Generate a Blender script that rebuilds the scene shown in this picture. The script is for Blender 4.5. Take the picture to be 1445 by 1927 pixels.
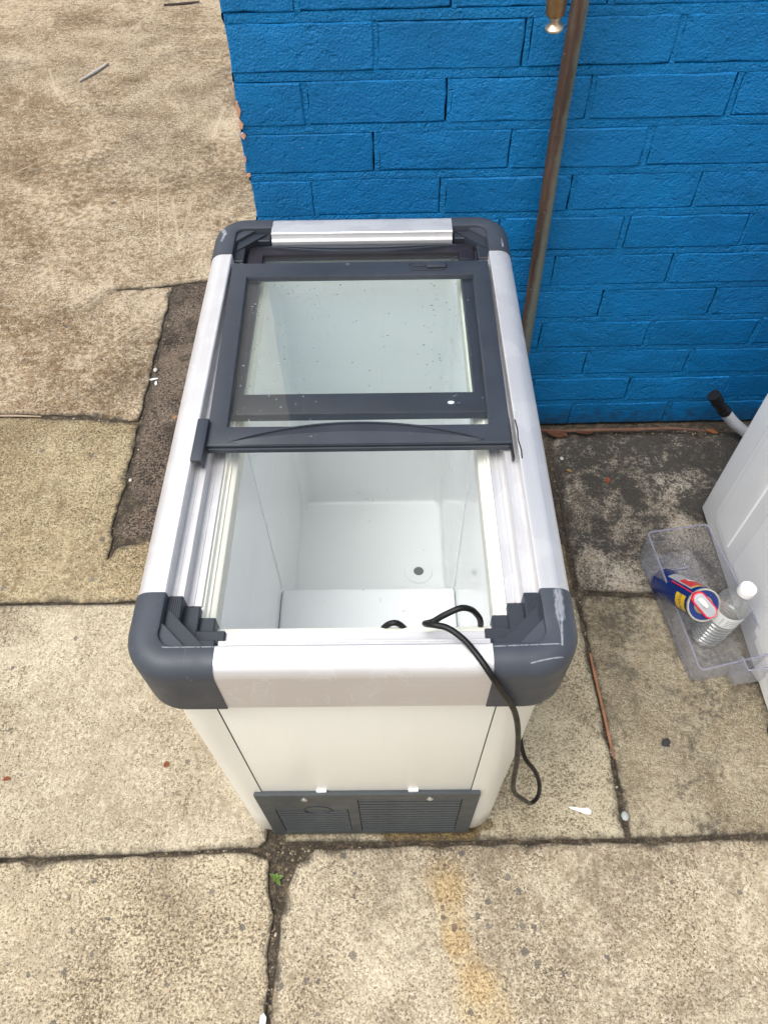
import bpy, bmesh, math, random
from mathutils import Vector, Matrix, noise as mnoise
from mathutils.kdtree import KDTree
from mathutils.geometry import delaunay_2d_cdt
random.seed(11)
S = bpy.context.scene
for o in list(bpy.data.objects): bpy.data.objects.remove(o)
COL = S.collection
R = math.radians
PI = math.pi

# ------------------------------------------------------------------ camera
cam_d = bpy.data.cameras.new('camera'); cam = bpy.data.objects.new('camera', cam_d); COL.objects.link(cam); S.camera = cam
PITCH, YAW, ROLL = 0.943094, 0.012147, -0.021075
Zm = Matrix.Rotation(YAW, 3, 'Z')
fw = Zm @ Vector((0, math.cos(PITCH), -math.sin(PITCH))); up = Zm @ Vector((0, math.sin(PITCH), math.cos(PITCH))); rt = Zm @ Vector((1, 0, 0))
rt2 = rt * math.cos(ROLL) + up * math.sin(ROLL); up2 = up * math.cos(ROLL) - rt * math.sin(ROLL)
M = Matrix((rt2, up2, -fw)).transposed().to_4x4(); M.translation = (0.04128, -0.2954, 1.40626)
cam.matrix_world = M
cam_d.sensor_fit = 'VERTICAL'; cam_d.sensor_height = 36.0; cam_d.lens = 36.0 * 1372.08 / 1927.0
cam_d.clip_start = 0.01; cam_d.clip_end = 500
cam_d.dof.use_dof = True; cam_d.dof.focus_distance = 0.93; cam_d.dof.aperture_fstop = 40

# ------------------------------------------------------------------ sky, sun, exposure
SUN_EL, SUN_AZ = R(68), R(240)          # azimuth measured clockwise from +y: the sun stands behind-left of the viewer
w = bpy.data.worlds.new('World'); S.world = w; w.use_nodes = True
nt = w.node_tree; nt.nodes.clear()
sky = nt.nodes.new('ShaderNodeTexSky'); sky.sky_type = 'NISHITA'; sky.sun_disc = False
sky.sun_elevation = SUN_EL; sky.sun_rotation = SUN_AZ; sky.air_density = 1.0; sky.dust_density = 6.0; sky.ozone_density = 1.0
hs = nt.nodes.new('ShaderNodeHueSaturation'); hs.inputs['Saturation'].default_value = 0.07
bg = nt.nodes.new('ShaderNodeBackground'); bg.inputs['Strength'].default_value = 0.15
wo = nt.nodes.new('ShaderNodeOutputWorld')
nt.links.new(sky.outputs[0], hs.inputs['Color']); nt.links.new(hs.outputs[0], bg.inputs['Color']); nt.links.new(bg.outputs[0], wo.inputs['Surface'])
sd = bpy.data.lights.new('sun', 'SUN'); sd.energy = 0.95; sd.angle = R(50); sd.color = (1.0, 0.95, 0.86)
sun = bpy.data.objects.new('sun', sd); COL.objects.link(sun)
sdir = Vector((math.sin(SUN_AZ) * math.cos(SUN_EL), math.cos(SUN_AZ) * math.cos(SUN_EL), math.sin(SUN_EL)))
sun.rotation_euler = sdir.to_track_quat('Z', 'Y').to_euler(); sun.location = sdir * 10
S.view_settings.view_transform = 'Standard'; S.view_settings.look = 'None'; S.view_settings.gamma = 1; S.view_settings.exposure = 0.58
S.view_settings.use_curve_mapping = False
S.cycles.max_bounces = 8; S.cycles.transparent_max_bounces = 16; S.cycles.transmission_bounces = 10

# ------------------------------------------------------------------ helpers
def link(o, parent=None):
    COL.objects.link(o)
    if parent is not None: o.parent = parent
    return o
def empty(name, loc=(0, 0, 0), rz=0.0):
    o = bpy.data.objects.new(name, None); o.empty_display_size = 0.1; o.location = loc; o.rotation_euler = (0, 0, rz); return link(o)
def tag(o, label=None, cat=None, group=None, kind=None):
    if label: o['label'] = label
    if cat: o['category'] = cat
    if group: o['group'] = group
    if kind: o['kind'] = kind
    return o
def obj(name, bm, mat, parent=None, smooth=35, recalc=True):
    if recalc: bmesh.ops.recalc_face_normals(bm, faces=bm.faces[:])
    me = bpy.data.meshes.new(name); bm.to_mesh(me); bm.free()
    if smooth:
        for p in me.polygons: p.use_smooth = True
        me.set_sharp_from_angle(angle=R(smooth))
    if mat: me.materials.append(mat)
    return link(bpy.data.objects.new(name, me), parent)
def NB(): return bmesh.new()
def box(bm, x0, x1, y0, y1, z0, z1, bev=0.0, seg=2, mx=None):
    r = bmesh.ops.create_cube(bm, size=1.0); vs = r['verts']
    for v in vs:
        v.co = Vector(((x0 + x1) / 2 + v.co.x * (x1 - x0), (y0 + y1) / 2 + v.co.y * (y1 - y0), (z0 + z1) / 2 + v.co.z * (z1 - z0)))
    if bev > 0:
        es = list({e for v in vs for e in v.link_edges})
        r2 = bmesh.ops.bevel(bm, geom=es, offset=bev, segments=seg, affect='EDGES', profile=0.5)
        vs = list({v for f in r2['faces'] for v in f.verts} | {v for v in vs if v.is_valid})
    if mx is not None:
        for v in vs: v.co = mx @ v.co
    return vs
def loft(bm, loops, closed=True, cap0=False, cap1=False):
    rings = [[bm.verts.new(p) for p in lp] for lp in loops]
    n = len(rings[0])
    for a, b in zip(rings[:-1], rings[1:]):
        for i in range(n if closed else n - 1):
            j = (i + 1) % n
            bm.faces.new((a[i], a[j], b[j], b[i]))
    if cap0: bm.faces.new(list(reversed(rings[0])))
    if cap1: bm.faces.new(rings[-1])
    return rings
def rrect(x0, x1, y0, y1, r, z, n=6):
    pts = []
    for cx, cy, a0 in ((x1 - r, y1 - r, 0), (x0 + r, y1 - r, 90), (x0 + r, y0 + r, 180), (x1 - r, y0 + r, 270)):
        for k in range(n + 1):
            a = R(a0 + 90 * k / n); pts.append(Vector((cx + r * math.cos(a), cy + r * math.sin(a), z)))
    return pts
def prism(bm, pts, z0, z1):
    return loft(bm, [[Vector((p[0], p[1], z0)) for p in pts], [Vector((p[0], p[1], z1)) for p in pts]], True, True, True)
def catmull(pts, n=8):
    P = [Vector(p) for p in pts]; P = [2 * P[0] - P[1]] + P + [2 * P[-1] - P[-2]]; out = []
    for i in range(1, len(P) - 2):
        for k in range(n):
            t = k / n; a, b, c, d = P[i - 1], P[i], P[i + 1], P[i + 2]
            out.append(0.5 * ((2 * b) + (c - a) * t + (2 * a - 5 * b + 4 * c - d) * t * t + (3 * b - a - 3 * c + d) * t ** 3))
    out.append(P[-2]); return out
def tube(bm, path, rad, n=10, caps=True):
    path = [Vector(p) for p in path]; rings = []; ref = None
    for i, p in enumerate(path):
        t = (path[min(i + 1, len(path) - 1)] - path[max(i - 1, 0)]).normalized()
        if ref is None:
            ref = t.orthogonal().normalized()
        else:
            ref = (ref - t * ref.dot(t)).normalized()
        b = t.cross(ref); r = rad(i, len(path)) if callable(rad) else rad
        rings.append([p + (ref * math.cos(2 * PI * k / n) + b * math.sin(2 * PI * k / n)) * r for k in range(n)])
    loft(bm, rings, True, caps, caps)
def lathe(bm, prof, n=28, cap0=True, cap1=True, mx=None):
    loops = []
    for r, z in prof:
        lp = [Vector((r * math.cos(2 * PI * k / n), r * math.sin(2 * PI * k / n), z)) for k in range(n)]
        loops.append([mx @ p for p in lp] if mx is not None else lp)
    loft(bm, loops, True, cap0, cap1)
def copy_tree(o, parent=None):
    c = o.copy(); COL.objects.link(c); c.parent = parent
    for ch in o.children: copy_tree(ch, c)
    return c

# ------------------------------------------------------------------ materials
class Mat:
    def __init__(s, name):
        s.m = bpy.data.materials.new(name); s.m.use_nodes = True; s.nt = s.m.node_tree
        s.b = s.nt.nodes['Principled BSDF']; s.out = s.nt.nodes['Material Output']
    def put(s, sock, v):
        if isinstance(v, bpy.types.NodeSocket): s.nt.links.new(v, sock)
        elif v is not None:
            if hasattr(sock.default_value, '__len__') and not hasattr(v, '__len__'): v = [v] * len(sock.default_value)
            if hasattr(sock.default_value, '__len__') and len(sock.default_value) == 4 and len(v) == 3: v = tuple(v) + (1,)
            sock.default_value = v
    def n(s, typ, ins=None, **props):
        nd = s.nt.nodes.new('ShaderNode' + typ)
        for k, v in props.items(): setattr(nd, k, v)
        for k, v in (ins or {}).items(): s.put(nd.inputs[k], v)
        return nd
    def coord(s): return s.n('TexCoord').outputs['Object']
    def gpos(s): return s.n('NewGeometry').outputs['Position']
    def mapv(s, v, scale=(1, 1, 1), rot=(0, 0, 0), loc=(0, 0, 0)):
        return s.n('Mapping', {0: v, 'Scale': scale, 'Rotation': rot, 'Location': loc}).outputs[0]
    def noise(s, v, sc, det=4, rough=0.55, dist=0.0):
        return s.n('TexNoise', {'Vector': v, 'Scale': sc, 'Detail': det, 'Roughness': rough, 'Distortion': dist}).outputs['Fac']
    def vor(s, v, sc, feature='F1', rnd=1.0):
        return s.n('TexVoronoi', {'Vector': v, 'Scale': sc, 'Randomness': rnd}, feature=feature)
    def ramp(s, f, *st, interp='LINEAR'):
        nd = s.n('ValToRGB', {0: f}); cr = nd.color_ramp; cr.interpolation = interp
        while len(cr.elements) > 1: cr.elements.remove(cr.elements[-1])
        for i, (p, c) in enumerate(st):
            e = cr.elements[0] if i == 0 else cr.elements.new(p)
            e.position = p; e.color = (c, c, c, 1) if not hasattr(c, '__len__') else tuple(c) + (1,) if len(c) == 3 else c
        return nd.outputs[0]
    def rng(s, f, a, b, c=0.0, d=1.0, smooth=False):
        nd = s.n('MapRange', {0: f, 1: a, 2: b, 3: c, 4: d}); nd.clamp = True
        if smooth: nd.interpolation_type = 'SMOOTHSTEP'
        return nd.outputs[0]
    def math(s, op, a, b=None, c=None):
        ins = {0: a}
        if b is not None: ins[1] = b
        if c is not None: ins[2] = c
        return s.n('Math', ins, operation=op).outputs[0]
    def mix(s, f, a, b, mode='MIX'):
        nd = s.n('Mix', data_type='RGBA', blend_type=mode)
        s.put(nd.inputs[0], f); s.put(nd.inputs[6], a); s.put(nd.inputs[7], b); return nd.outputs[2]
    def bump(s, h, strength=0.5, dist=0.001, nrm=None):
        nd = s.n('Bump', {'Height': h, 'Strength': strength, 'Distance': dist})
        if nrm is not None: s.put(nd.inputs['Normal'], nrm)
        return nd.outputs[0]
    def set(s, **kw):
        names = dict(col='Base Color', rough='Roughness', metal='Metallic', nrm='Normal', spec='Specular IOR Level', coat='Coat Weight', trans='Transmission Weight', ior='IOR', aniso='Anisotropic', sheen='Sheen Weight', alpha='Alpha')
        for k, v in kw.items(): s.put(s.b.inputs[names[k]], v)
        return s
    def sep(s, v):
        nd = s.n('SeparateXYZ', {0: v}); return nd.outputs
def seg_mask(m, x, y, pa, pb, wd, v, jag=.0, jsc=60):
    d = Vector((pb[0] - pa[0], pb[1] - pa[1])); L2 = max(d.length_squared, 1e-9)
    t = m.math('ADD', m.math('MULTIPLY', m.math('SUBTRACT', x, pa[0]), d.x / L2), m.math('MULTIPLY', m.math('SUBTRACT', y, pa[1]), d.y / L2))
    t = m.math('MINIMUM', m.math('MAXIMUM', t, 0.0), 1.0)
    dx = m.math('SUBTRACT', x, m.math('ADD', m.math('MULTIPLY', t, d.x), pa[0])); dy = m.math('SUBTRACT', y, m.math('ADD', m.math('MULTIPLY', t, d.y), pa[1]))
    ds = m.math('SQRT', m.math('ADD', m.math('MULTIPLY', dx, dx), m.math('MULTIPLY', dy, dy)))
    if jag: ds = m.math('ADD', ds, m.math('MULTIPLY', m.math('SUBTRACT', m.noise(v, jsc, 5, .65), .5), jag))
    return m.rng(ds, wd * 1.15, wd * .6, 0, 1, True)
def simple(name, col, rough=0.5, metal=0.0, var=0.06, bump=0.0, bsc=300, **kw):
    m = Mat(name); v = m.coord(); f = m.noise(v, 35, 5)
    m.set(col=m.mix(m.rng(f, .3, .7), [c * (1 - var) for c in col], [min(1, c * (1 + var)) for c in col]), rough=m.rng(m.noise(v, 60, 4), .3, .7, rough * .85, min(1, rough * 1.15)), metal=metal, **kw)
    if bump: m.set(nrm=m.bump(m.noise(v, bsc, 3), bump, .001))
    return m.m
def thin_clear(name, tint, gloss_rough=0.03, haze=0.0, haze_col=(.9, .9, .95), ior=1.5, body=0.0):
    m = Mat(name); v = m.coord()
    fe = m.n('LayerWeight', {'Blend': .5}).outputs['Facing']
    tc = m.mix(m.rng(fe, .35, .95, 0, 1), tint, [c * (1 - body) for c in tint]) if body else tint
    tr = m.n('BsdfTransparent', {'Color': tc}); gl = m.n('BsdfGlossy', {'Color': (1, 1, 1), 'Roughness': gloss_rough})
    fc = m.n('LayerWeight', {'Blend': .5}).outputs['Facing']; f0 = ((ior - 1) / (ior + 1)) ** 2
    fac = m.math('MULTIPLY_ADD', m.math('POWER', fc, 5.0), 1 - f0, f0)
    mx = m.n('MixShader', {0: fac, 1: tr.outputs[0], 2: gl.outputs[0]})
    if haze:
        df = m.n('BsdfDiffuse', {'Color': haze_col}); tl = m.n('BsdfTranslucent', {'Color': haze_col}); ad = m.n('MixShader', {0: .5, 1: df.outputs[0], 2: tl.outputs[0]})
        hz = m.rng(m.noise(v, 60, 6, .65), .25, .8, haze * .6, haze * 1.4)
        mx = m.n('MixShader', {0: hz, 1: mx.outputs[0], 2: ad.outputs[0]})
    m.nt.links.new(mx.outputs[0], m.out.inputs[0]); return m.m

def concrete(name, light, mid, dark, coarse=1.0, streak=None, grime=0.25, grime_sc=2.5, grime_col=(.06, .048, .036), peb=0.5, scratch=0.0, wallgrime=None, stain_shade=None, edge=True, blot=0.0, marks=None):
    m = Mat(name); v = m.coord()
    big = m.noise(v, grime_sc, 6, .6, .6); med = m.noise(v, 26, 7, .62); fin = m.noise(v, 120 * coarse, 6, .68); spk = m.noise(v, 300 * coarse, 3, .55); crs = m.noise(m.mapv(v, loc=(5, 3, 1)), 620 * coarse, 2, .5)
    a = m.math('ADD', m.math('ADD', m.math('MULTIPLY', med, .16), m.math('MULTIPLY', fin, .24)), m.math('ADD', m.math('MULTIPLY', spk, .38), m.math('MULTIPLY', crs, .22)))
    a = m.math('ADD', a, m.math('MULTIPLY', m.math('SUBTRACT', big, .5), .22))
    if streak:
        st = m.noise(m.mapv(m.mapv(v, rot=(0, 0, streak[1])), scale=streak[0]), 1.0, 4, .6)
        a = m.math('ADD', a, m.math('MULTIPLY', m.math('SUBTRACT', st, .5), streak[2]))
    col = m.ramp(a, (.415, dark), (.468, mid), (.520, light), (.59, [min(1, c * 1.14) for c in light]))
    col = m.mix(m.rng(crs, .60, .68, 0, .45), col, [min(1, c * 1.3) for c in light]); col = m.mix(m.rng(crs, .40, .32, 0, .6), col, [c * .7 for c in dark])
    # pale and brown islands
    gm = m.rng(m.math('ADD', m.noise(v, grime_sc * 1.7, 7, .65, .4), m.math('MULTIPLY', m.math('SUBTRACT', fin, .5), .5)), .47, .66, 0, grime)
    col = m.mix(gm, col, grime_col)
    if blot:
        b2 = m.math('ADD', m.noise(m.mapv(v, loc=(3.3, 7.1, 0)), .95, 8, .68, .8), m.math('ADD', m.math('MULTIPLY', m.math('SUBTRACT', med, .5), .7), m.math('MULTIPLY', m.math('SUBTRACT', fin, .5), .8)))
        col = m.mix(m.rng(b2, .43, .62, 0, blot), col, m.mix(1.0, col, (.54, .475, .41), 'MULTIPLY'))
        b3 = m.math('ADD', m.noise(m.mapv(v, loc=(1.3, 2.1, 0)), 5.5, 7, .7, .6), m.math('ADD', m.math('MULTIPLY', m.math('SUBTRACT', fin, .5), .9), m.math('MULTIPLY', m.math('SUBTRACT', spk, .5), .5)))
        col = m.mix(m.rng(b3, .50, .64, 0, blot * .8), col, m.mix(1.0, col, (.60, .54, .47), 'MULTIPLY'))
        col = m.mix(m.rng(b3, .40, .32, 0, blot * .5), col, [min(1, c * 1.2) for c in light])
    if scratch:
        for k, (ang, sx, sy, th) in enumerate(((.35, 5, 120, .665), (1.35, 6, 150, .68), (2.2, 9, 140, .70), (1.75, 4, 110, .69))):
            s1 = m.noise(m.mapv(m.mapv(v, rot=(0, 0, ang)), scale=(sx, sy, 1), loc=(k * 3.1, k * 1.7, 0)), 1.0, 2, .5, .15)
            gate = m.rng(m.noise(v, 1.9, 3, .5), .46, .58)
            msk = m.math('MULTIPLY', m.math('MULTIPLY', m.rng(s1, th + .03, th + .08), gate), scratch)
            col = m.mix(msk, col, [min(1, c * 1.25) for c in light])
    if peb:
        wv = m.n('VectorMath', {0: v, 1: m.n('VectorMath', {0: m.n('TexNoise', {'Vector': v, 'Scale': 150.0, 'Detail': 3.0}).outputs['Color'], 1: (.012, .012, .012)}, operation='MULTIPLY').outputs[0]}, operation='ADD').outputs[0]
        vo = m.vor(wv, 85 * coarse); rc = m.n('SeparateColor', {0: vo.outputs['Color']}).outputs
        pm = m.math('MULTIPLY', m.math('GREATER_THAN', rc[0], 1 - .22 * peb), m.math('LESS_THAN', vo.outputs['Distance'], m.rng(rc[1], 0, 1, .10, .34)))
        pc = m.ramp(rc[2], (0, (.10, .09, .085)), (.35, (.16, .14, .12)), (.55, (.30, .25, .18)), (.72, (.42, .20, .09)), (.84, (.07, .075, .09)), (1, (.5, .46, .38)), interp='CONSTANT')
        col = m.mix(m.math('MULTIPLY', pm, .75), col, pc)
    x, y, z = m.sep(v)[:3]
    if wallgrime:                     # black biofilm on the damp strip by the wall: (y where it starts, y where it is full, strength)
        g = m.math('ADD', m.rng(y, wallgrime[0], wallgrime[1], 0, 1), m.math('MULTIPLY', m.math('SUBTRACT', m.noise(v, 9, 8, .72, .5), .5), 4.4))
        g = m.math('ADD', g, m.math('ADD', m.math('MULTIPLY', m.math('SUBTRACT', fin, .5), 2.2), m.math('MULTIPLY', m.math('SUBTRACT', spk, .5), 2.6)))
        col = m.mix(m.rng(g, .25, .85, 0, wallgrime[2]), col, (.036, .033, .029))
    for sx in (stain_shade or []):          # spills, plus contact shade painted along the freezer base: list of (segment a, segment b, width, colour, strength)
        pa, pb, wd, sc, stg = sx
        col = m.mix(m.math('MULTIPLY', seg_mask(m, x, y, pa, pb, wd, v, .022, 40), stg), col, m.mix(1.0, col, sc, 'MULTIPLY'))
    for (pa, pb, wd, dk) in (marks or []):
        col = m.mix(m.math('MULTIPLY', m.math('MULTIPLY', seg_mask(m, x, y, pa, pb, wd, v, wd * 1.6, 55), m.rng(fin, .42, .56)), .42), col, (.11, .085, .06) if dk else [min(1, c * 1.25) for c in light])
    if edge:
        ea = m.n('Attribute', attribute_name='edge', attribute_type='GEOMETRY').outputs['Fac']
        eg = m.rng(m.math('ADD', ea, m.math('MULTIPLY', m.math('SUBTRACT', m.noise(v, 45, 7, .7), .5), 1.5)), .55, 1.15, 0, .85)
        col = m.mix(eg, col, (.05, .042, .032))
    h = m.math('ADD', m.math('MULTIPLY', fin, .7), m.math('ADD', m.math('MULTIPLY', spk, .9), m.math('MULTIPLY', med, .6)))
    col = m.mix(1.0, col, (.985, .985, 1.02), 'MULTIPLY')
    m.set(col=col, rough=.92, spec=.25, nrm=m.bump(h, 1.0, .0055)); return m.m

cream = (.56, .475, .33)
MT = dict(
    slab_T=concrete('concrete_brown', (.50, .405, .275), (.31, .24, .155), (.115, .086, .056), .42, grime=.45, grime_sc=1.6, grime_col=(.13, .098, .068), peb=.12, scratch=.8, blot=.95, marks=[((-1.349, 2.228), (-1.220, 2.359), .005, 0), ((-1.256, 2.379), (-1.086, 2.463), .004, 0), ((-1.401, 3.106), (-1.324, 2.908), .005, 0), ((-1.324, 2.908), (-1.244, 2.768), .004, 0), ((-0.812, 2.185), (-0.756, 2.244), .007, 0), ((-0.780, 2.237), (-0.694, 1.786), .0035, 0), ((-0.703, 2.097), (-0.630, 1.785), .005, 0), ((-0.630, 1.785), (-0.632, 2.062), .006, 0), ((-0.616, 2.496), (-0.604, 2.726), .010, 0), ((-0.609, 2.516), (-0.563, 2.475), .006, 0), ((-0.561, 1.699), (-0.547, 1.783), .006, 0), ((-0.903, 2.670), (-0.858, 2.656), .005, 0), ((-0.605, 2.197), (-0.615, 2.437), .007, 1), ((-0.879, 1.762), (-0.829, 1.766), .008, 0), ((-0.843, 2.101), (-0.809, 2.002), .007, 0), ((-0.734, 2.345), (-0.675, 2.217), .006, 1), ((-0.749, 1.350), (-0.693, 1.419), .006, 0), ((-0.797, 1.198), (-0.762, 1.240), .005, 0), ((-0.769, 1.445), (-0.744, 1.350), .004, 0)]),
    slab_D=concrete('concrete_olive', (.45, .37, .23), (.265, .21, .12), (.105, .082, .048), .55, grime=.4, grime_sc=2.2, grime_col=(.14, .11, .068), peb=.25, scratch=.35, blot=.7),
    slab_P=concrete('concrete_dark', (.20, .155, .115), (.055, .042, .032), (.018, .014, .011), .50, grime=.7, grime_sc=5, grime_col=(.026, .020, .016), peb=.3, blot=.5),
    slab_B=concrete('concrete_blackened', (.46, .41, .325), (.21, .18, .135), (.075, .064, .051), .52, grime=.3, grime_sc=5, peb=.15, wallgrime=(.40, .95, .92), blot=.5),
    slab_E=concrete('concrete_cream', (.55, .485, .355), (.385, .325, .22), (.15, .12, .080), .72, streak=((190, 40, 1), .05, .16), grime=.28, grime_sc=3, grime_col=(.20, .155, .10), peb=.22, blot=.45),
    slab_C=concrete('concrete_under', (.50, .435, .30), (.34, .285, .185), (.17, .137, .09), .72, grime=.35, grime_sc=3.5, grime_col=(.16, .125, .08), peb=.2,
                    stain_shade=[((.05, .002), (.17, .004), .030, (.38, .30, .16), .9), ((-.14, .018), (.21, .022), .016, (.35, .30, .22), .8)]),  # second entry: damp stain stretched along the base to paint its contact shadow
    slab_F=concrete('concrete_tan', (.48, .42, .295), (.325, .277, .185), (.165, .138, .094), .75, streak=((40, 160, 1), .35, .12), grime=.42, grime_sc=3.2, grime_col=(.13, .108, .078), peb=.1, wallgrime=(.15, .75, .62), blot=.55),
    slab_G=concrete('concrete_aggregate', (.57, .495, .35), (.37, .30, .195), (.135, .105, .070), .62, grime=.38, grime_sc=4, grime_col=(.17, .13, .085), peb=.75, blot=.4),
    slab_H=concrete('concrete_aggregate_stained', (.56, .49, .355), (.36, .295, .20), (.135, .107, .075), .62, grime=.5, grime_sc=4, grime_col=(.17, .135, .092), peb=.75, blot=.6,
                    stain_shade=[((.130, -.068), (.138, -.072), .040, (1.0, .86, .62), .48), ((.135, -.08), (.145, -.16), .026, (1.0, .86, .62), .48), ((.145, -.16), (.18, -.225), .027, (1.0, .86, .62), .48), ((.18, -.235), (.205, -.32), .048, (1.0, .86, .62), .48)]),
)
m = Mat('joint_dirt'); v = m.coord(); f = m.math('ADD', m.math('MULTIPLY', m.noise(v, 60, 6, .7), .6), m.math('MULTIPLY', m.noise(v, 300, 3), .4))
m.set(col=m.ramp(f, (.36, (.018, .014, .010)), (.5, (.05, .038, .026)), (.62, (.15, .115, .075))), rough=.97, nrm=m.bump(f, .9, .006)); MT['dirt'] = m.m

def blue_paint(name, base, bumpy=1.0):
    m = Mat(name); v = m.gpos(); rn = m.n('ObjectInfo').outputs['Random']
    z = m.sep(v)[2]
    c1 = [c * .80 for c in base]; c2 = [min(1, c * 1.13) for c in base]
    col = m.mix(m.rng(m.math('ADD', m.math('MULTIPLY', m.noise(v, 9, 5), .7), m.math('MULTIPLY', rn, .3)), .3, .7), c1, c2)
    worn = m.rng(m.noise(m.mapv(v, scale=(.8, 1, 1.6)), 55, 7, .72), .70, .80, 0, .35)
    col = m.mix(worn, col, (.12, .30, .46))
    col = m.mix(m.rng(m.noise(m.mapv(v, scale=(1, 1, .45)), 3.2, 6, .65, .5), .50, .72, 0, .30), col, [c * .72 for c in base])
    ch = m.rng(m.noise(m.mapv(v, loc=(2, 5, 1)), 33, 4, .6), .755, .775, 0, .8); col = m.mix(ch, col, (.45, .42, .40))
    dirt = m.rng(m.math('ADD', m.rng(z, .11, -.01, 0, .85), m.math('MULTIPLY', m.math('SUBTRACT', m.noise(v, 30, 7, .7), .5), 1.6)), .35, .95, 0, .8)
    col = m.mix(dirt, col, (.022, .030, .028))
    bs = m.rng(rn, 0, 1, .55, 1.25)
    vo = m.vor(m.mapv(v, scale=(1, 1, .8)), 85).outputs['Distance']
    pits = m.rng(m.noise(v, 75, 2, .5), .30, .40, -1.2, 0)
    h = m.math('ADD', m.math('MULTIPLY', m.noise(v, 250, 4, .6, .2), 1.0), m.math('ADD', m.math('MULTIPLY', m.noise(v, 420, 2), .25), m.math('ADD', m.math('MULTIPLY', m.noise(v, 50, 3), .9), m.math('MULTIPLY', pits, .3))))
    m.set(col=col, rough=m.rng(m.noise(v, 40, 4), .3, .7, .36, .52), spec=.32, nrm=m.bump(m.math('MULTIPLY', h, bs), min(1, .8 * bumpy), .0060)); return m.m
MT['blue'] = blue_paint('blue_wall_paint', (.0005, .180, .470))
MT['blue_mortar'] = blue_paint('blue_mortar_paint', (.0005, .195, .50), 1.5)
MT['gap'] = simple('joint_shadow_gap', (.012, .03, .05), .9)
MT['peach'] = simple('bare_brick', (.62, .34, .22), .9, bump=.5)

def aluminium(name, axis=0):
    m = Mat(name); v = m.coord()
    sc = [(2, 700, 700), (700, 2, 700)][axis]
    br = m.noise(m.mapv(v, scale=sc), 1.0, 3, .6)
    mk = m.noise(m.mapv(v, scale=(1, 1, 1)), 14, 3, .5, 1.2)           # dried water marks
    ring = m.rng(m.math('ABSOLUTE', m.math('SUBTRACT', mk, .52)), .0, .012, 1, 0)
    blot = m.rng(mk, .50, .54)
    col = m.mix(m.rng(br, .3, .7), (.62, .607, .618), (.69, .677, .688))
    col = m.mix(m.math('MULTIPLY', blot, .14), col, (.70, .70, .71)); col = m.mix(m.math('MULTIPLY', ring, .22), col, (.90, .90, .92))
    grit = m.rng(m.noise(v, 260, 2, .5), .74, .78, 0, .75); col = m.mix(m.math('MULTIPLY', grit, m.rng(m.noise(v, 6, 2), .5, .6)), col, (.16, .14, .12))
    m.set(col=col, metal=.68, rough=m.math('ADD', m.rng(br, .3, .7, .46, .54), m.math('MULTIPLY', blot, .05)), nrm=m.bump(br, .05, .0006)); return m.m
MT['alu_x'] = aluminium('brushed_aluminium_across', 0); MT['alu_y'] = aluminium('brushed_aluminium_along', 1)

def slate(name, base, scuff=.7, marks=None):
    m = Mat(name); v = m.coord(); rn = m.n('ObjectInfo').outputs['Random']
    vv = m.n('VectorMath', {0: v, 1: m.n('CombineXYZ', {0: rn, 1: rn, 2: rn}).outputs[0]}, operation='ADD').outputs[0]
    col = m.mix(m.rng(m.noise(v, 12, 6, .65), .35, .65), [c * .88 for c in base], [c * 1.14 for c in base])
    for k, (sc, rt_) in enumerate((((7, 110, 30), .5), ((120, 9, 30), .9))):
        s1 = m.noise(m.mapv(vv, scale=sc, rot=(0, 0, rt_)), 1.0, 3, .6)
        col = m.mix(m.math('MULTIPLY', m.math('MULTIPLY', m.rng(s1, .70, .76), m.rng(m.noise(v, 11, 2), .48, .58)), scuff * .5), col, (.42, .43, .46))
    patch = m.math('MULTIPLY', m.rng(m.noise(vv, 42, 6, .72), .66, .70), m.rng(m.noise(vv, 9, 1), .56, .62))
    col = m.mix(m.math('MULTIPLY', patch, scuff), col, (.48, .49, .52))
    gx_, gy_, gz_ = m.sep(v)[:3]
    for (pa, pb, wd) in (marks or []):
        mk_ = m.math('MULTIPLY', m.math('MULTIPLY', seg_mask(m, gx_, gy_, pa, pb, wd, v, wd * 1.4, 220), m.rng(m.noise(m.mapv(v, scale=(1, .25, 1)), 380, 3), .28, .5)), m.math('GREATER_THAN', gz_, .722))
        col = m.mix(m.math('MULTIPLY', mk_, .6), col, (.36, .37, .41))
    dust = m.rng(m.noise(v, 400, 2), .73, .77, 0, .5); col = m.mix(dust, col, (.30, .30, .31))
    m.set(col=col, rough=m.rng(m.noise(v, 30, 5), .3, .7, .40, .56), spec=.45, nrm=m.bump(m.noise(v, 700, 2), .10, .0008)); return m.m
MT['slate'] = slate('slate_grey_plastic', (.040, .047, .062), .7, [((.2184, .0876), (.2165, .058), .0052), ((.2170, .055), (.2139, .027), .0012), ((.1454, .0254), (.2140, .0276), .0007), ((-.1892, .0279), (-.137, .0279), .0008), ((-.2234, .766), (-.2137, .7424), .0035), ((-.2137, .7424), (-.2174, .7254), .0022), ((.2221, .7207), (.2218, .7011), .0016), ((.1807, .0084), (.2133, .0154), .0007)]); MT['slate_dark'] = slate('dark_grey_plastic', (.024, .029, .040), .3)
MT['slate_lid'] = slate('lid_grey_plastic', (.031, .037, .050), .3)
MT['grille'] = slate('grille_grey_plastic', (.048, .057, .064), .25)
MT['lid_under_glass'] = slate('glass_darkened_lid_plastic', (.014, .012, .018), .2)  # grey lid plastic, painted darker and purpler as it looks through the glass
MT['black'] = simple('black_rubber', (.010, .010, .011), .42, bump=.15)
MT['void'] = simple('painted_duct_dark', (.006, .007, .008), .9)

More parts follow.
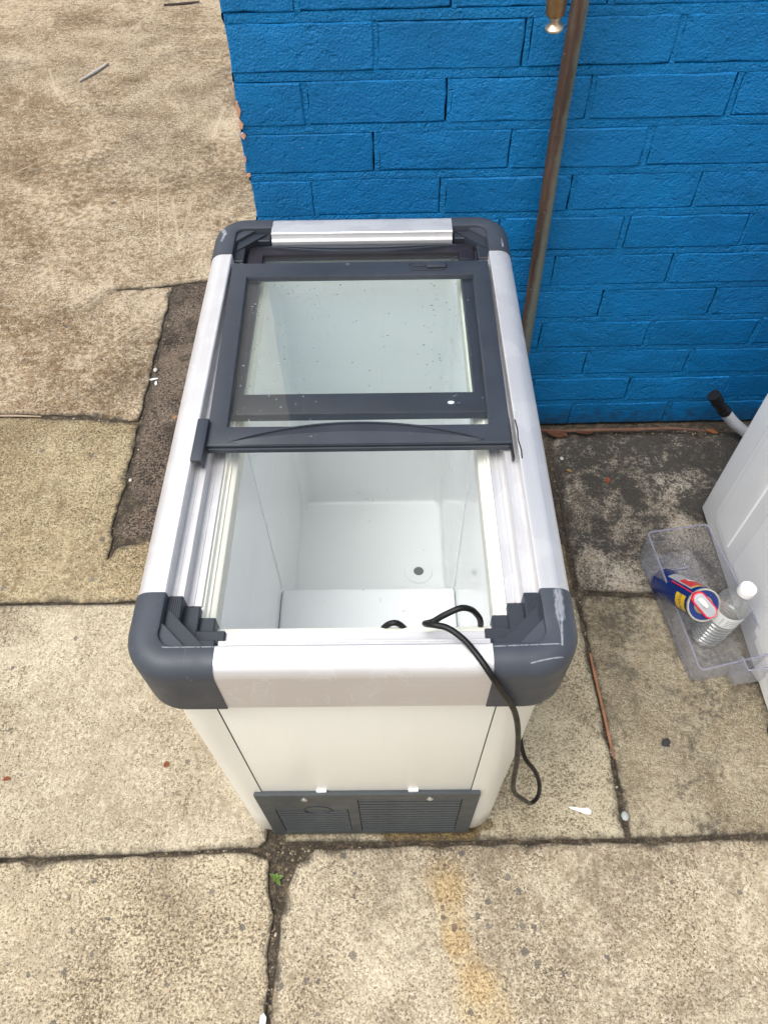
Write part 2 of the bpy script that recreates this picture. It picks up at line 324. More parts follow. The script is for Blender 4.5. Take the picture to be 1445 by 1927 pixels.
def white_sheet(name, base, rough, speck=.0, grime=0.0):
    m = Mat(name); v = m.coord()
    col = m.mix(m.rng(m.noise(v, 5, 5), .35, .65), [c * .965 for c in base], base)
    if speck:
        sp = m.rng(m.noise(v, 240, 2, .5), .755, .78, 0, speck); gate = m.rng(m.noise(v, 9, 3), .52, .62); col = m.mix(m.math('MULTIPLY', sp, gate), col, (.10, .08, .06))
        st = m.math('MULTIPLY', m.rng(m.noise(v, 38, 3, .5), .66, .68), m.rng(m.noise(v, 7, 2), .55, .6)); col = m.mix(m.math('MULTIPLY', st, .42 * speck), col, (.52, .46, .33))
    if grime:
        z = m.sep(v)[2]
        g = m.math('ADD', m.rng(z, .16, .0, 0, .55), m.math('MULTIPLY', m.math('SUBTRACT', m.noise(m.mapv(v, scale=(1, 1, .35)), 45, 7, .7), .5), 1.5))
        col = m.mix(m.rng(g, .30, .95, 0, grime), col, (.30, .26, .19))
        sc_ = m.noise(m.mapv(m.mapv(v, rot=(0, .3, 0)), scale=(14, 14, 260)), 1.0, 2, .5); col = m.mix(m.math('MULTIPLY', m.rng(sc_, .74, .78), m.rng(m.noise(v, 8, 2), .5, .56, 0, .5)), col, (.22, .22, .22))
        rn_ = m.noise(m.mapv(v, scale=(60, 60, 4)), 1.0, 4, .6); col = m.mix(m.rng(rn_, .5, .8, 0, grime * .5), col, [c * .86 for c in base])
    m.set(col=col, rough=rough, nrm=m.bump(m.noise(v, 18, 2), .06, .004)); return m.m
MT['body_white'] = white_sheet('cream_white_sheet_steel', (.765, .757, .70), .30, .25, .45)
MT['liner'] = white_sheet('white_liner', (.895, .915, .928), .08, .9)
MT['cream'] = white_sheet('ivory_pvc_trim', (.80, .785, .70), .38, .5)
MT['washer'] = white_sheet('white_enamel', (.90, .905, .91), .25, .1)
MT['white_plastic'] = simple('white_plastic', (.82, .82, .82), .4)
MT['steel'] = simple('screw_steel', (.62, .62, .60), .3, .9)
MT['glass'] = thin_clear('greenish_lid_glass', (.988, 1.0, .990), .012, .012, (.80, .86, .82))
m = Mat('water'); m.set(col=(.95, .98, .98), rough=.02, trans=1.0, ior=1.33); MT['water'] = m.m
MT['clear'] = thin_clear('clear_plastic', (.90, .905, .915), .06, .14, (.82, .82, .88), ior=1.9)
MT['clear_rim'] = thin_clear('clear_plastic_rim', (.74, .74, .83), .08, .30, (.74, .74, .86))
MT['pet'] = thin_clear('clear_bottle_plastic', (.965, .975, .97), .02, .14, (.88, .90, .89), ior=2.2, body=.40)

# ------------------------------------------------------------------ ground and pavement
bm = NB(); bmesh.ops.create_grid(bm, x_segments=8, y_segments=8, size=150)
g = obj('ground', bm, MT['dirt'], smooth=0); g.location.z = -.06; tag(g, kind='structure')
bm = NB(); bmesh.ops.create_grid(bm, x_segments=160, y_segments=160, size=3.2)
for v in bm.verts: v.co.z = -.007 + .003 * mnoise.noise(v.co * 14)
pave = obj('pavement', bm, MT['dirt']); tag(pave, kind='structure')

def slab(poly, mat, top=0.0, amp=.0022, chip=.006, seed=0):
    P = [Vector(p).to_2d() for p in poly]; n = len(P)
    area = sum(P[i].x * P[(i + 1) % n].y - P[(i + 1) % n].x * P[i].y for i in range(n))
    if area < 0: P.reverse()
    pts, nor = [], []
    for i in range(n):
        a, b, c = P[i - 1], P[i], P[(i + 1) % n]
        d0, d1 = (b - a).normalized(), (c - b).normalized()
        n0, n1 = Vector((-d0.y, d0.x)), Vector((-d1.y, d1.x)); mt = n0 + n1
        if mt.length < .3: mt = n1
        else: mt = mt.normalized() / max(.45, mt.normalized().dot(n1))
        pts.append(b); nor.append(mt)
        L = (c - b).length; near = min(abs(b.x), abs(c.x)) < 2.2 and min(abs(b.y), abs(c.y)) < 2.2
        k = int(L / (.012 if near and L < 3.9 else .05 if L < 5 else .5))
        for j in range(1, k): pts.append(b.lerp(c, j / k)); nor.append(n1)
    r0, r1, r2, r3 = [], [], [], []
    for p, q in zip(pts, nor):
        s = Vector((p.x, p.y, seed * 3.7))
        jit = amp * mnoise.noise(s * 30) * 1.6 + amp * .7 * mnoise.noise(s * 110)
        ch = max(0, mnoise.noise(s * 22 + Vector((5, 9, 2))) - .18) * chip * 4.5
        bev = .0025 + ch * 1.3 + .0015 * random.random(); dz = .0022 + ch * .7 + .001 * random.random()
        e = p + q * jit
        r0.append((e.x, e.y, top - .04)); r1.append((e.x + q.x * ch * .25, e.y + q.y * ch * .25, top - dz))
        i1 = e + q * bev; r2.append((i1.x, i1.y, top + .0006 * mnoise.noise(s * 50)))
        for dd in (.008, .016, .028):
            i2 = e + q * (bev + dd); r3.append((i2.x, i2.y, dd))
    bm = NB(); lay = bm.verts.layers.float.new('edge')
    rings = loft(bm, [[Vector(p) for p in r] for r in (r0, r1, r2)], True, False, False)
    for rg, val in zip(rings, (1.2, 1.15, .8)):
        for v in rg: v[lay] = val
    kd = KDTree(len(r2))
    for i, p in enumerate(r2): kd.insert((p[0], p[1], 0), i)
    kd.balance(); free = []
    for (x, y, dd) in r3:
        if kd.find((x, y, 0))[2] > dd * .85: free.append((x, y, dd))
    nv = len(r2); vv = [Vector((p[0], p[1])) for p in r2] + [Vector((p[0], p[1])) for p in free]
    ov, oe, of, src, _, _ = delaunay_2d_cdt(vv, [], [list(range(nv))], 1, 1e-5)
    new = []
    for p, sr in zip(ov, src):
        i = sr[0] if sr else -1
        if 0 <= i < nv: new.append(rings[2][i])
        else:
            v = bm.verts.new((p.x, p.y, top)); v[lay] = .8 * (1 - (free[i - nv][2] / .028 if i >= nv else 1)); new.append(v)
    for f in of:
        try: bm.faces.new([new[i] for i in f])
        except ValueError: pass
    return obj('concrete_slab', bm, MT[mat], pave, smooth=40)
slab([(-7, 1.10), (-.99, 1.064), (-.78, 1.054), (-.616, 1.031), (-.621, 1.592), (-.70, 1.588), (-.80, 1.583), (-.70, 1.591), (-.622, 1.604), (-.54, 1.624), (-.10, 1.63), (-.10, 9), (-7, 9)], 'slab_T', 0, .003, .006, 1)
slab([(-7, .488), (-.8, .4885), (-.5, .490), (.444, .499), (.444, .630), (-.30, .636), (-.44, .640), (-.485, .662), (-.515, .655), (-.545, .640), (-.585, .640), (-.604, .60), (-.603, .66), (-.614, .668), (-.610, .80), (-.612, 1.016), (-.78, 1.041), (-.99, 1.049), (-7, 1.08)], 'slab_D', .001, .003, .006, 2)
slab([(-.606, .674), (-.57, .655), (-.50, .672), (-.43, .654), (.444, .644), (.444, .960), (-.10, .965), (-.10, 1.618), (-.54, 1.616), (-.613, 1.60), (-.606, 1.02), (-.602, .80)], 'slab_P', -.006, .002, .004, 3)
slab([(.456, .506), (.60, .500), (7, .49), (7, 1.06), (.9, .968), (.456, .955)], 'slab_B', 0, .0025, .007, 4)
slab([(-7, -.045), (-.66, -.028), (-.41, -.022), (-.20, -.014), (-.186, -.004), (-.180, .03), (-.174, .10), (-.173, .4845), (-7, .4825)], 'slab_E', .002, .0018, .004, 5)
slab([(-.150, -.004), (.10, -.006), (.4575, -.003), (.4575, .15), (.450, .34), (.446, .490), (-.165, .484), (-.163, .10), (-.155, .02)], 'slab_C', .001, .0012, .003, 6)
slab([(.4670, -.003), (.72, .003), (7, .03), (7, .482), (.60, .488), (.455, .494), (.458, .34), (.465, .15)], 'slab_F', 0, .0014, .004, 7)
slab([(-7, -7), (-.170, -7), (-.167, -.33), (-.164, -.22), (-.170, -.18), (-.163, -.12), (-.176, -.085), (-.178, -.035), (-.22, -.0205), (-.41, -.0275), (-.66, -.0345), (-7, -.056)], 'slab_G', 0, .0022, .007, 8)
slab([(-.155, -7), (7, -7), (7, .022), (.71, -.006), (.46, -.0100), (.10, -.0125), (-.10, -.0155), (-.130, -.040), (-.144, -.085), (-.153, -.10), (-.150, -.17), (-.157, -.24), (-.153, -.33)], 'slab_H', 0, .0022, .007, 9)

# grit lying in the joints
def stones(name, spots, mat, lo, hi, label, z=-.008):
    bm = NB()
    for (x, y) in spots:
        r = random.uniform(lo, hi); t = bmesh.ops.create_icosphere(bm, subdivisions=1, radius=r)['verts']
        sc = Vector((random.uniform(.7, 1.3), random.uniform(.7, 1.3), random.uniform(.5, .8))); rz = Matrix.Rotation(random.random() * 6, 3, 'Z')
        for v in t: v.co = rz @ Vector((v.co.x * sc.x, v.co.y * sc.y, v.co.z * sc.z)) * random.uniform(.88, 1.1) + Vector((x, y, z + r * .3))
    o = obj(name, bm, mat, smooth=0); tag(o, label, 'grit', kind='stuff'); return o
m = Mat('grit'); v = m.coord(); vo = m.vor(v, 160).outputs['Color']; c = m.n('SeparateColor', {0: vo}).outputs[0]
m.set(col=m.ramp(c, (0, (.04, .03, .022)), (.4, (.10, .075, .05)), (.75, (.22, .17, .11)), (.93, (.45, .40, .33)), interp='CONSTANT'), rough=.9); MT['grit'] = m.m
sp = []
for k in range(330): sp.append((random.uniform(-.9, .75), random.gauss(-.019, .004)))
for k in range(160): sp.append((random.gauss(-.160, .004), random.uniform(-.34, -.02)))
for k in range(150): t = random.random(); sp.append((.447 + .015 * (1 - t) + random.gauss(.003, .002), t * .95))
for k in range(120): sp.append((random.uniform(-1.1, -.62), 1.045 + random.gauss(0, .005)))
for k in range(110): sp.append((random.gauss(-.604, .006), random.uniform(.62, 1.6)))
for k in range(60): sp.append((random.gauss(-.15, .014), random.gauss(-.03, .015)))
for k in range(200): sp.append((random.uniform(.25, 1.1), random.gauss(.972, .006)))
stones('joint_grit', sp, MT['grit'], .0012, .0034, 'fine grit lying in the joints between the concrete slabs')

# ------------------------------------------------------------------ painted brick wall
WA, WD = 0.01383, 0.99418
wall = empty('brick_wall', (-math.sin(WA) * WD, math.cos(WA) * WD, 0), WA)
tag(wall, 'blue painted brick wall ending in a corner behind the freezer', 'wall')
CH, BH = .0862, .0705; S0 = -.197; FULL, HALF = .2325, .110; PIT = .2425
def brick_bm(bm, L, depth, seed, at=Matrix.Identity(4)):
    """front face on y=0 facing -y, left end x=0, bottom z=0"""
    rs = random.Random(seed)
    nx = max(3, int(L / .03)); nz = 3
    per = [(i / nx * L, 0) for i in range(nx)] + [(L, j / nz * BH) for j in range(nz)] + [(L - i / nx * L, BH) for i in range(nx)] + [(0, BH - j / nz * BH) for j in range(nz)]
    cx, cz = L / 2, BH / 2
    jit = [(rs.uniform(-.0012, .0012), rs.uniform(-.0012, .0012)) for _ in per]
    def ring(ins, y, jy=0):
        out = []
        for (x, z), (jx, jz) in zip(per, jit):
            ux = 1 if x < 1e-6 else -1 if x > L - 1e-6 else 0; uz = 1 if z < 1e-6 else -1 if z > BH - 1e-6 else 0
            out.append(at @ Vector((x + ux * ins + jx, y + rs.uniform(-jy, jy), z + uz * ins + jz)))
        return out
    loops = [ring(.0, depth), ring(.0, .0030, .0006), ring(.0008, .0009, .0004), ring(.0028, .0, .0006)]
    loft(bm, loops, True, True, True)
fulls, halves, deep = [], [], []
def mk(L, d, seed):
    bm = NB(); brick_bm(bm, L, d, seed); bmesh.ops.recalc_face_normals(bm, faces=bm.faces[:])
    me = bpy.data.meshes.new('brick'); bm.to_mesh(me); bm.free()
    for p in me.polygons: p.use_smooth = True
    me.set_sharp_from_angle(angle=R(14)); me.materials.append(MT['blue']); return me
for k in range(6): fulls.append(mk(FULL, .10, k))
for k in range(4): halves.append(mk(HALF, FULL, 20 + k))
up_bm = NB(); mort = NB(); up_mort = NB()
NC, NI = 33, 13
def bed(bm, s0, s1, z0, z1, step=.012, mx=Matrix.Identity(4)):
    n = max(2, int((s1 - s0) / step)); rows = []
    for j, (t, y) in enumerate(((0, .0060), (.06, .0010), (.5, .0004), (.93, .0010), (1, .0055))):
        rows.append([mx @ Vector((s0 + (s1 - s0) * i / n, y + .0016 * mnoise.noise(Vector((i * .9, j * 2.3, z0 * 40))), z0 + (z1 - z0) * t + .0006 * mnoise.noise(Vector((i * .7, j, z0 * 9))))) for i in range(n + 1)])
    loft(bm, rows, False)
def head(bm, s0, s1, z0, z1, mx=Matrix.Identity(4)):
    n = 6; rows = []; g_ = random.choice((.0004, .0010, .0018, .0026))
    for j, (t, y) in enumerate(((0, .018), (0, .0018), (.5, .0006), (1, .0010))):
        rows.append([mx @ Vector((s0 + g_ + (s1 - s0 - g_) * t + random.uniform(-.0008, .0008), y + random.uniform(-.0008, .0008), z0 + (z1 - z0) * i / n)) for i in range(n + 1)])
    loft(bm, rows, False)
S1I, S1 = 1.22, 4.2
for k in range(NC):
    zt = .072 + CH * k; zb = zt - BH; even = (k % 2 == 0); s = S0; first = True
    indiv = k < NI
    while s < S1:
        if first and not even: L, me = HALF, random.choice(halves)
        else: L, me = FULL, random.choice(fulls)
        Lp = .1125 if (first and not even) else FULL
        js, jz, jy = random.uniform(-.002, .002) * (0 if first else 1), random.uniform(-.0012, .0012), random.uniform(-.0012, .0012)
        if indiv and s < S1I:
            o = bpy.data.objects.new('brick', me); o.location = (s + js + (random.uniform(-.003, .003) if first else 0), jy, zb + jz); o.rotation_euler = (0, random.uniform(-.004, .004), random.uniform(-.004, .004)); o.scale = (Lp / L, 1, 1); link(o, wall)
        else:
            brick_bm(up_bm, Lp, .10 if not (first and not even) else FULL, random.random(), Matrix.Translation((s, jy, zb)))
        e = s + Lp
        if s < S1I + .3: head(mort if indiv else up_mort, e + js, e + .0105, zb, zt)
        else: head(up_mort, e, e + .010, zb, zt)
        s = e + .010; first = False
    bed(mort if indiv else up_mort, S0 + .004, S1I if indiv else S1, zt, zt + CH - BH)
    if indiv: bed(up_mort, S1I, S1, zt, zt + CH - BH, .03)
    # return wall round the corner
    y = .2425 + .0 if not even else .110
    mx = Matrix.Translation((S0, 0, 0)) @ Matrix.Rotation(-PI / 2, 4, 'Z')
    while y < 4.0:
        brick_bm(up_bm, FULL, .10, random.random(), Matrix.Translation((S0, y + FULL, zb)) @ Matrix.Rotation(-PI / 2, 4, 'Z'))
        head(up_mort, -(y), -(y) + .010, zb, zt, mx); y += PIT
    bed(up_mort, -4.0, -.004, zt, zt + CH - BH, .03, mx)
obj('mortar', mort, MT['blue_mortar'], wall)
tag(obj('upper_bricks', up_bm, MT['blue'], wall, smooth=14), kind='stuff')
tag(obj('upper_mortar', up_mort, MT['blue_mortar'], wall), kind='stuff')
bm = NB(); box(bm, S0 + .014, S1, .014, .09, -.05, .072 + CH * NC); box(bm, S0 + .014, S0 + .09, .09, 4.0, -.05, .072 + CH * NC)
obj('wall_core', bm, MT['gap'], wall, smooth=0)
bm = NB()                                                            # chipped paint on the corner
for (z, w_, h_) in ((.805, .008, .030), (.782, .009, .016), (.762, .010, .010), (.69, .007, .008), (.845, .004, .006), (.72, .004, .012)):
    pts = [Vector((S0 - .0005 + (w_ * (.5 + .5 * math.cos(a)) * random.uniform(.6, 1)), -.0028 + random.uniform(-.0004, .0004), z + h_ * .5 * math.sin(a) * random.uniform(.7, 1.2))) for a in [2 * PI * i / 9 for i in range(9)]]
    fr = [bm.verts.new(p) for p in pts]; bk = [bm.verts.new(p + Vector((0, .006, 0))) for p in pts]; bm.faces.new(fr)
    for i in range(9): bm.faces.new((fr[i], fr[(i + 1) % 9], bk[(i + 1) % 9], bk[i]))
obj('chipped_corner', bm, MT['peach'], wall, smooth=0)

# ------------------------------------------------------------------ pipe and tap on the wall
m = Mat('weathered_copper'); v = m.coord(); st = m.noise(m.mapv(v, scale=(60, 60, 5)), 1.0, 5, .65); x_ = m.sep(v)[0]
col = m.ramp(st, (.34, (.026, .017, .013)), (.48, (.065, .038, .027)), (.60, (.105, .062, .042)), (.70, (.14, .13, .10)))
col = m.mix(m.rng(m.math('ADD', x_, m.math('MULTIPLY', m.noise(v, 40, 5), .01)), .006, .015, 0, .75), col, (.17, .20, .165))  # grey-green highlight painted into the colour of the right side
col = m.mix(m.rng(m.noise(m.mapv(v, scale=(1, 1, .5)), 120, 2), .74, .76, 0, .8), col, (.7, .68, .62))
m.set(col=col, rough=.72, metal=.1, nrm=m.bump(m.math('ADD', st, m.noise(v, 160, 4, .65)), .5, .0025)); MT['copper'] = m.m
bm = NB(); tube(bm, [(.021, -.001, .0), (.012, 0, .30), (.005, 0, .60), (0, 0, .80), (0, 0, 1.35)], .0135, 20)
pipe = obj('water_pipe', bm, MT['copper']); pipe.location = (.337, .969, 0); tag(pipe, 'weathered brown copper pipe running up the blue wall', 'pipe')
for z in (.15, 1.22):
    bm = NB(); lathe(bm, [(.0145, z - .012), (.0165, z - .012), (.0165, z + .012), (.0145, z + .012)], 20, False, False); box(bm, -.03, .03, .006, .012, z - .01, z + .01, .002)
    o = obj('pipe_clip', bm, MT['copper'], pipe); o.location.x = .016 if z < 1 else 0
MT['brass'] = simple('tarnished_brass', (.30, .185, .085), .42, .75, .25, .2, 90); MT['brass_worn'] = simple('worn_bright_brass', (.62, .50, .36), .35, .8, .3)
tap = empty('garden_tap', (.290, .900, .955)); tag(tap, 'brass garden tap spout above the freezer, at the top of the picture', 'tap')
bm = NB(); tilt = Matrix.Rotation(-.10, 4, 'Y') @ Matrix.Rotation(.10, 4, 'X')
lathe(bm, [(.0085, .020), (.0135, .0205), (.0145, .024), (.0155, .06), (.017, .10), (.017, .15), (.014, .156)], 24, True, True, tilt); obj('spout', bm, MT['brass'], tap)
bm = NB(); lathe(bm, [(.004, -.0012), (.0060, -.0005), (.0128, .0), (.0135, .0015), (.0135, .0035), (.0120, .005), (.0075, .009), (.0075, .012), (.0092, .016), (.0095, .021)], 24, True, True, tilt); obj('nozzle', bm, MT['brass_worn'], tap)
bm = NB(); tube(bm, [(0.014, .014, .145), (.02, .04, .16), (.03, .055, .165), (.052, .068, .17)], .012, 16); lathe(bm, [(.012, .15), (.020, .155), (.020, .19), (.012, .2), (.006, .2), (.006, .225)], 20, True, True, Matrix.Translation((.018, .03, 0))); obj('tap_body', bm, MT['brass'], tap)
bm = NB(); box(bm, -.02, .056, .022, .038, .222, .232, .004); obj('handle', bm, MT['brass'], tap)

# ------------------------------------------------------------------ chest freezer
FX0, FX1, FL = -.2320, .2350, .793
HT, HS = .731, .6385
BI = .0125
fz = empty('chest_freezer', (0, 0, 0)); tag(fz, 'white chest freezer with grey corners and two sliding glass lids', 'freezer')
def ztop(z): return HT + z
# body shell: wraps round both front corners up to the two seams
SL, SR = -.158, .161
bx0, bx1, by0, by1, br = FX0 + BI, FX1 - BI, BI, FL - BI, .046
path = [(SL, by0)]
for cx, cy, a0 in ((bx0 + br, by0 + br, 270), (bx0 + br, by1 - br, 180), (bx1 - br, by1 - br, 90), (bx1 - br, by0 + br, 0)):
    for k in range(11): a = R(a0 - 9 * k); path.append((cx + br * math.cos(a), cy + br * math.sin(a)))
path.append((SR, by0))
bm = NB()
def off(path, d):
    P = [Vector(p) for p in path]; out = []
    for i, p in enumerate(P):
        t = (P[min(i + 1, len(P) - 1)] - P[max(i - 1, 0)]).normalized(); out.append(p + Vector((t.y, -t.x)) * d)
    return out
inn = off(path, .02); zs = (.012, .016, .64)
lo_ = off(path, .004)
rows = [[Vector((p[0], p[1], .010)) for p in inn], [Vector((p[0], p[1], .010)) for p in lo_], [Vector((p[0], p[1], .015)) for p in path]] + [[Vector((p[0] + .0012 * mnoise.noise(Vector((p[0] * 9, p[1] * 9, z * 7))) * (1 if abs(p[0]) > .2 else 0), p[1], z)) for p in path] for z in (.10, .2, .3, .4, .5, .6, .645)] + [[Vector((p[0], p[1], .645)) for p in inn]]
loft(bm, rows, False)
rs_ = [[r[0] for r in rows], [r[-1] for r in rows]]
obj('body_shell', bm, MT['body_white'], fz, smooth=40)
bm = NB(); box(bm, SL + .0006, SR - .0006, by0 + .0008, by0 + .012, .02, .66, .0012, 2); obj('front_panel', bm, MT['body_white'], fz)
bm = NB(); box(bm, bx0 + .03, bx1 - .03, by0 + .012, by0 + .03, .02, .66); box(bm, bx0 + .025, bx1 - .025, by0 + .03, by1 - .025, .012, .05); obj('inner_core', bm, simple('foam_core', (.20, .21, .20), .9), fz, smooth=0)
# grille
gx0, gx1, gz0, gz1 = -.169, .175, .010, .262; gy = by0 - .0065
gr = NB()
def plate(bm, x0, x1, z0, z1): box(bm, x0, x1, gy, by0 + .0006, z0, z1)
LX0, LX1, LZ0, LZ1 = -.147, -.030, .030, .182
RX0, RX1, RZ0, RZ1 = -.013, .150, .030, .236
box(gr, gx0 + .001, gx1 - .001, gy + .0045, by0 + .0004, gz0 + .001, gz1 - .001)
for (a, b, c, d) in ((gx0, LX0, gz0, gz1), (LX0, LX1, gz0, LZ0), (LX0, LX1, LZ1, gz1), (LX1, RX0, gz0, gz1), (RX0, RX1, gz0, RZ0), (RX0, RX1, RZ1, gz1), (RX1, gx1, gz0, gz1)): box(gr, a, b, gy, gy + .0044, c, d)
bmesh.ops.remove_doubles(gr, verts=gr.verts[:], dist=.00005)
grille = obj('grille', gr, MT['grille'], fz, smooth=20)
for (a, b, c, d) in ((LX0, LX1, LZ0, LZ1), (RX0, RX1, RZ0, RZ1)):
    bm = NB(); box(bm, a, b, gy + .0024, gy + .0042, c, d); obj('slot_backing', bm, MT['void'], grille, smooth=0)  # near-black sheet paints the unlit duct behind the slats
sl = {}
for (x0, x1, z0, z1, n) in ((LX0, LX1, LZ0, LZ1, 10), (RX0, RX1, RZ0, RZ1, 13)):
    L = x1 - x0 - .002
    if L not in sl:
        bm = NB(); box(bm, 0, L, gy + .0002, gy + .0022, -.0044, .0044, .0006, 1)
        o = obj('slat', bm, MT['grille'], grille, smooth=0); sl[L] = o; firsto = True
    for k in range(n):
        o = sl[L] if k == 0 else link(sl[L].copy(), grille)
        o.location = (x0 + .001, 0, z0 + (k + .5) * (z1 - z0) / n)
bm = NB(); tube(bm, [(-.079 + .022 * math.cos(2 * PI * k / 40), gy - .0002, .176 + .022 * math.sin(2 * PI * k / 40)) for k in range(41)], .0011, 6, False); obj('round_badge', bm, MT['slate_dark'], grille)
for x in (-.094, .099):
    bm = NB(); lathe(bm, [(.0052, 0), (.0052, .0012), (.0035, .0026), (.0012, .0028)], 14, True, True, Matrix.Translation((x, gy, .240)) @ Matrix.Rotation(PI / 2, 4, 'X')); obj('screw', bm, MT['steel'], grille)
for x in (-.066, .073):
    bm = NB(); box(bm, x - .008, x + .008, by0 - .003, by0 + .003, .2605, .2685, .002); obj('clip', bm, MT['white_plastic'], fz)

# rim: aluminium rails between four plastic corners
def rim_outer(n=6, r=.020):
    out = [(0, HS - HT), (0, -r)]
    for k in range(1, n + 1): a = PI / 2 * k / n; out.append((r - r * math.cos(a), -r + r * math.sin(a)))
    return out
def ledges(u0, u1, u2, d1=.0155, d2=.031):
    return [(u0 - .0015, 0), (u0, -.0012), (u0 + .0006, -d1 + .001), (u0 + .0016, -d1), (u0 + .006, -d1), (u0 + .0065, -d1 - .0006), (u0 + .008, -d1 - .0006), (u0 + .0085, -d1), (u1 - .0008, -d1), (u1, -d1 - .001), (u1 + .0006, -d2 + .001), (u1 + .0016, -d2), (u1 + .0055, -d2), (u1 + .006, -d2 + .0008), (u1 + .0075, -d2 + .0008), (u1 + .008, -d2), (u2 - .0008, -d2), (u2, -d2 - .001), (u2, -.05), (u2, HS - HT)]
SIDE = rim_outer() + ledges(.0355, .0505, .0670)
FRONT = rim_outer() + ledges(.0300, .0415, .0580, .013, .029)
BACK = rim_outer() + [(.048, 0), (.0495, -.0012), (.0505, -.008), (.0515, -.0095), (.0545, -.0105), (.0555, -.012), (.056, -.028), (.066, -.030), (.0665, -.05), (.0665, HS - HT)]
def rail(name, prof, org, inward, along, L, mat):
    bm = NB(); o_, i_, a_ = Vector(org), Vector(inward), Vector(along); loops = []
    for t in (0, L): loops.append([o_ + i_ * u + a_ * t + Vector((0, 0, HT + z)) for (u, z) in prof])
    loft(bm, loops, True, True, True); return obj(name, bm, mat, fz, smooth=28)
CY0, CY1 = .092, .690
CX0, CX1 = -.1370, .1440
rail('rim_rail', SIDE, (FX0, CY0, 0), (1, 0, 0), (0, 1, 0), CY1 - CY0, MT['alu_y'])
rail('rim_rail', SIDE, (FX1, CY0, 0), (-1, 0, 0), (0, 1, 0), CY1 - CY0, MT['alu_y'])
rail('rim_rail', FRONT, (CX0, 0, 0), (0, 1, 0), (1, 0, 0), CX1 - CX0, MT['alu_x'])
rail('rim_rail', BACK, (-.1410, FL, 0), (0, -1, 0), (1, 0, 0), .2875, MT['alu_x'])
def corner(ox, oy, sx, sy, la, lb, us, uf, steps_s, steps_f):
    """outer corner (ox,oy); side leg runs along +y*sy for la, front/back leg along +x*sx for lb"""
    RC = .050; g_ = .0012
    def W(a, b, z): return Vector((ox + sx * b, oy + sy * a, HT + z))      # a: distance along the side from the front, b: distance inward along x
    bm = NB(); secs = []
    def prof(u_in, p):
        pts = [(u - g_, z + (g_ if z > -.03 else 0)) for u, z in rim_outer(8, .021)]
        pts += [(u_in - .0025, g_), (u_in - .0006, .0004), (u_in, -.002), (u_in + .0006, -.034), (u_in + .0006, HS - HT - .0008)]
        pts[0] = (-g_, HS - HT - .0008); return pts
    def add(fn, u_in): secs.append([fn(u, z) for u, z in prof(u_in, 0)])
    add(lambda u, z: W(la, u, z), us); add(lambda u, z: W(RC, u, z), us)
    for k in range(1, 12):
        t = k / 12; th = PI / 2 * t; ui = us + (uf - us) * t
        add(lambda u, z: W(RC - (RC - u) * math.sin(th), RC - (RC - u) * math.cos(th), z), ui)
    add(lambda u, z: W(u, RC, z), uf); add(lambda u, z: W(u, lb, z), uf)
    loft(bm, secs, True, True, True)
    co = obj('rim_corner', bm, MT['slate'], fz, smooth=40)
    # stepped track ends inside the corner
    bm = NB()
    def bx(a0, a1, b0, b1, z0, z1, bev=.0012):
        p, q = W(a0, b0, z0), W(a1, b1, z1); box(bm, min(p.x, q.x), max(p.x, q.x), min(p.y, q.y), max(p.y, q.y), p.z, q.z, bev, 1)
    zz = [-.0105, -.024, -.031]; prev_s, prev_f = us - .003, uf - .003
    for i, (es, ef, al, bl) in enumerate(zip(steps_s, steps_f, (la + .002, la - .004, la - .014), (lb - .003, lb + .003, .078))):
        bx(prev_f, al, prev_s, es, -.075 - i * .001, zz[i]); bx(prev_f, ef, prev_s + .001, bl, -.076 - i * .001, zz[i] - .0006)
        prev_s, prev_f = es - .002, ef - .002
    obj('track_end', bm, MT['slate_dark'], co, smooth=20)
    bm = NB()                                                               # fine ribs on the first step
    for k in range(5):
        b = us + .0025 + k * (steps_s[0] - us - .004) / 5; p, q = W(uf + .012, b, zz[0] - .001), W(la, b + .0011, zz[0] + .0008); box(bm, min(p.x, q.x), max(p.x, q.x), min(p.y, q.y), max(p.y, q.y), p.z, q.z)
    obj('rib', bm, MT['slate_dark'], co, smooth=0)
    bm = NB(); k0 = .030                                                    # half-moon gusset
    arc = [W(uf - .004 + (k0 + .004) * 0 , us + k0, 0)]
    pts = [(uf - .002, us + k0), (uf - .002, us + .012), (uf + .002, us + .004), (uf + .006, us - .001), (uf + .014, us - .002), (uf + k0, us - .002)]
    lo = [W(a, b, -.012) for a, b in pts]; hi = [W(a, b, -.0035) for a, b in pts]
    loft(bm, [lo, hi], True, True, True); obj('gusset', bm, MT['slate'], co, smooth=20)
    bm = NB(); pts = [(uf + .003, us + k0 + .016), (uf + .003, us + .003), (uf + k0 + .016, us + .003)]
    loft(bm, [[W(a, b, -.060) for a, b in pts], [W(a, b, -.0082) for a, b in pts]], True, True, True); obj('gusset', bm, MT['slate_dark'], co, smooth=20)
    return co
ST_S, ST_F = (.0510, .0675, .084), (.0420, .0590, .068)
corner(FX0, 0, 1, 1, CY0, CX0 - FX0, .0355, .0300, ST_S, ST_F)
corner(FX1, 0, -1, 1, CY0, FX1 - CX1, .0355, .0300, ST_S, ST_F)
corner(FX0, FL, 1, -1, FL - CY1, .091, .0355, .0360, (.0510, .0675, .078), (.0520, .0640, .070))
corner(FX1, FL, -1, -1, FL - CY1, .0885, .0355, .0360, (.0510, .0675, .078), (.0520, .0640, .070))
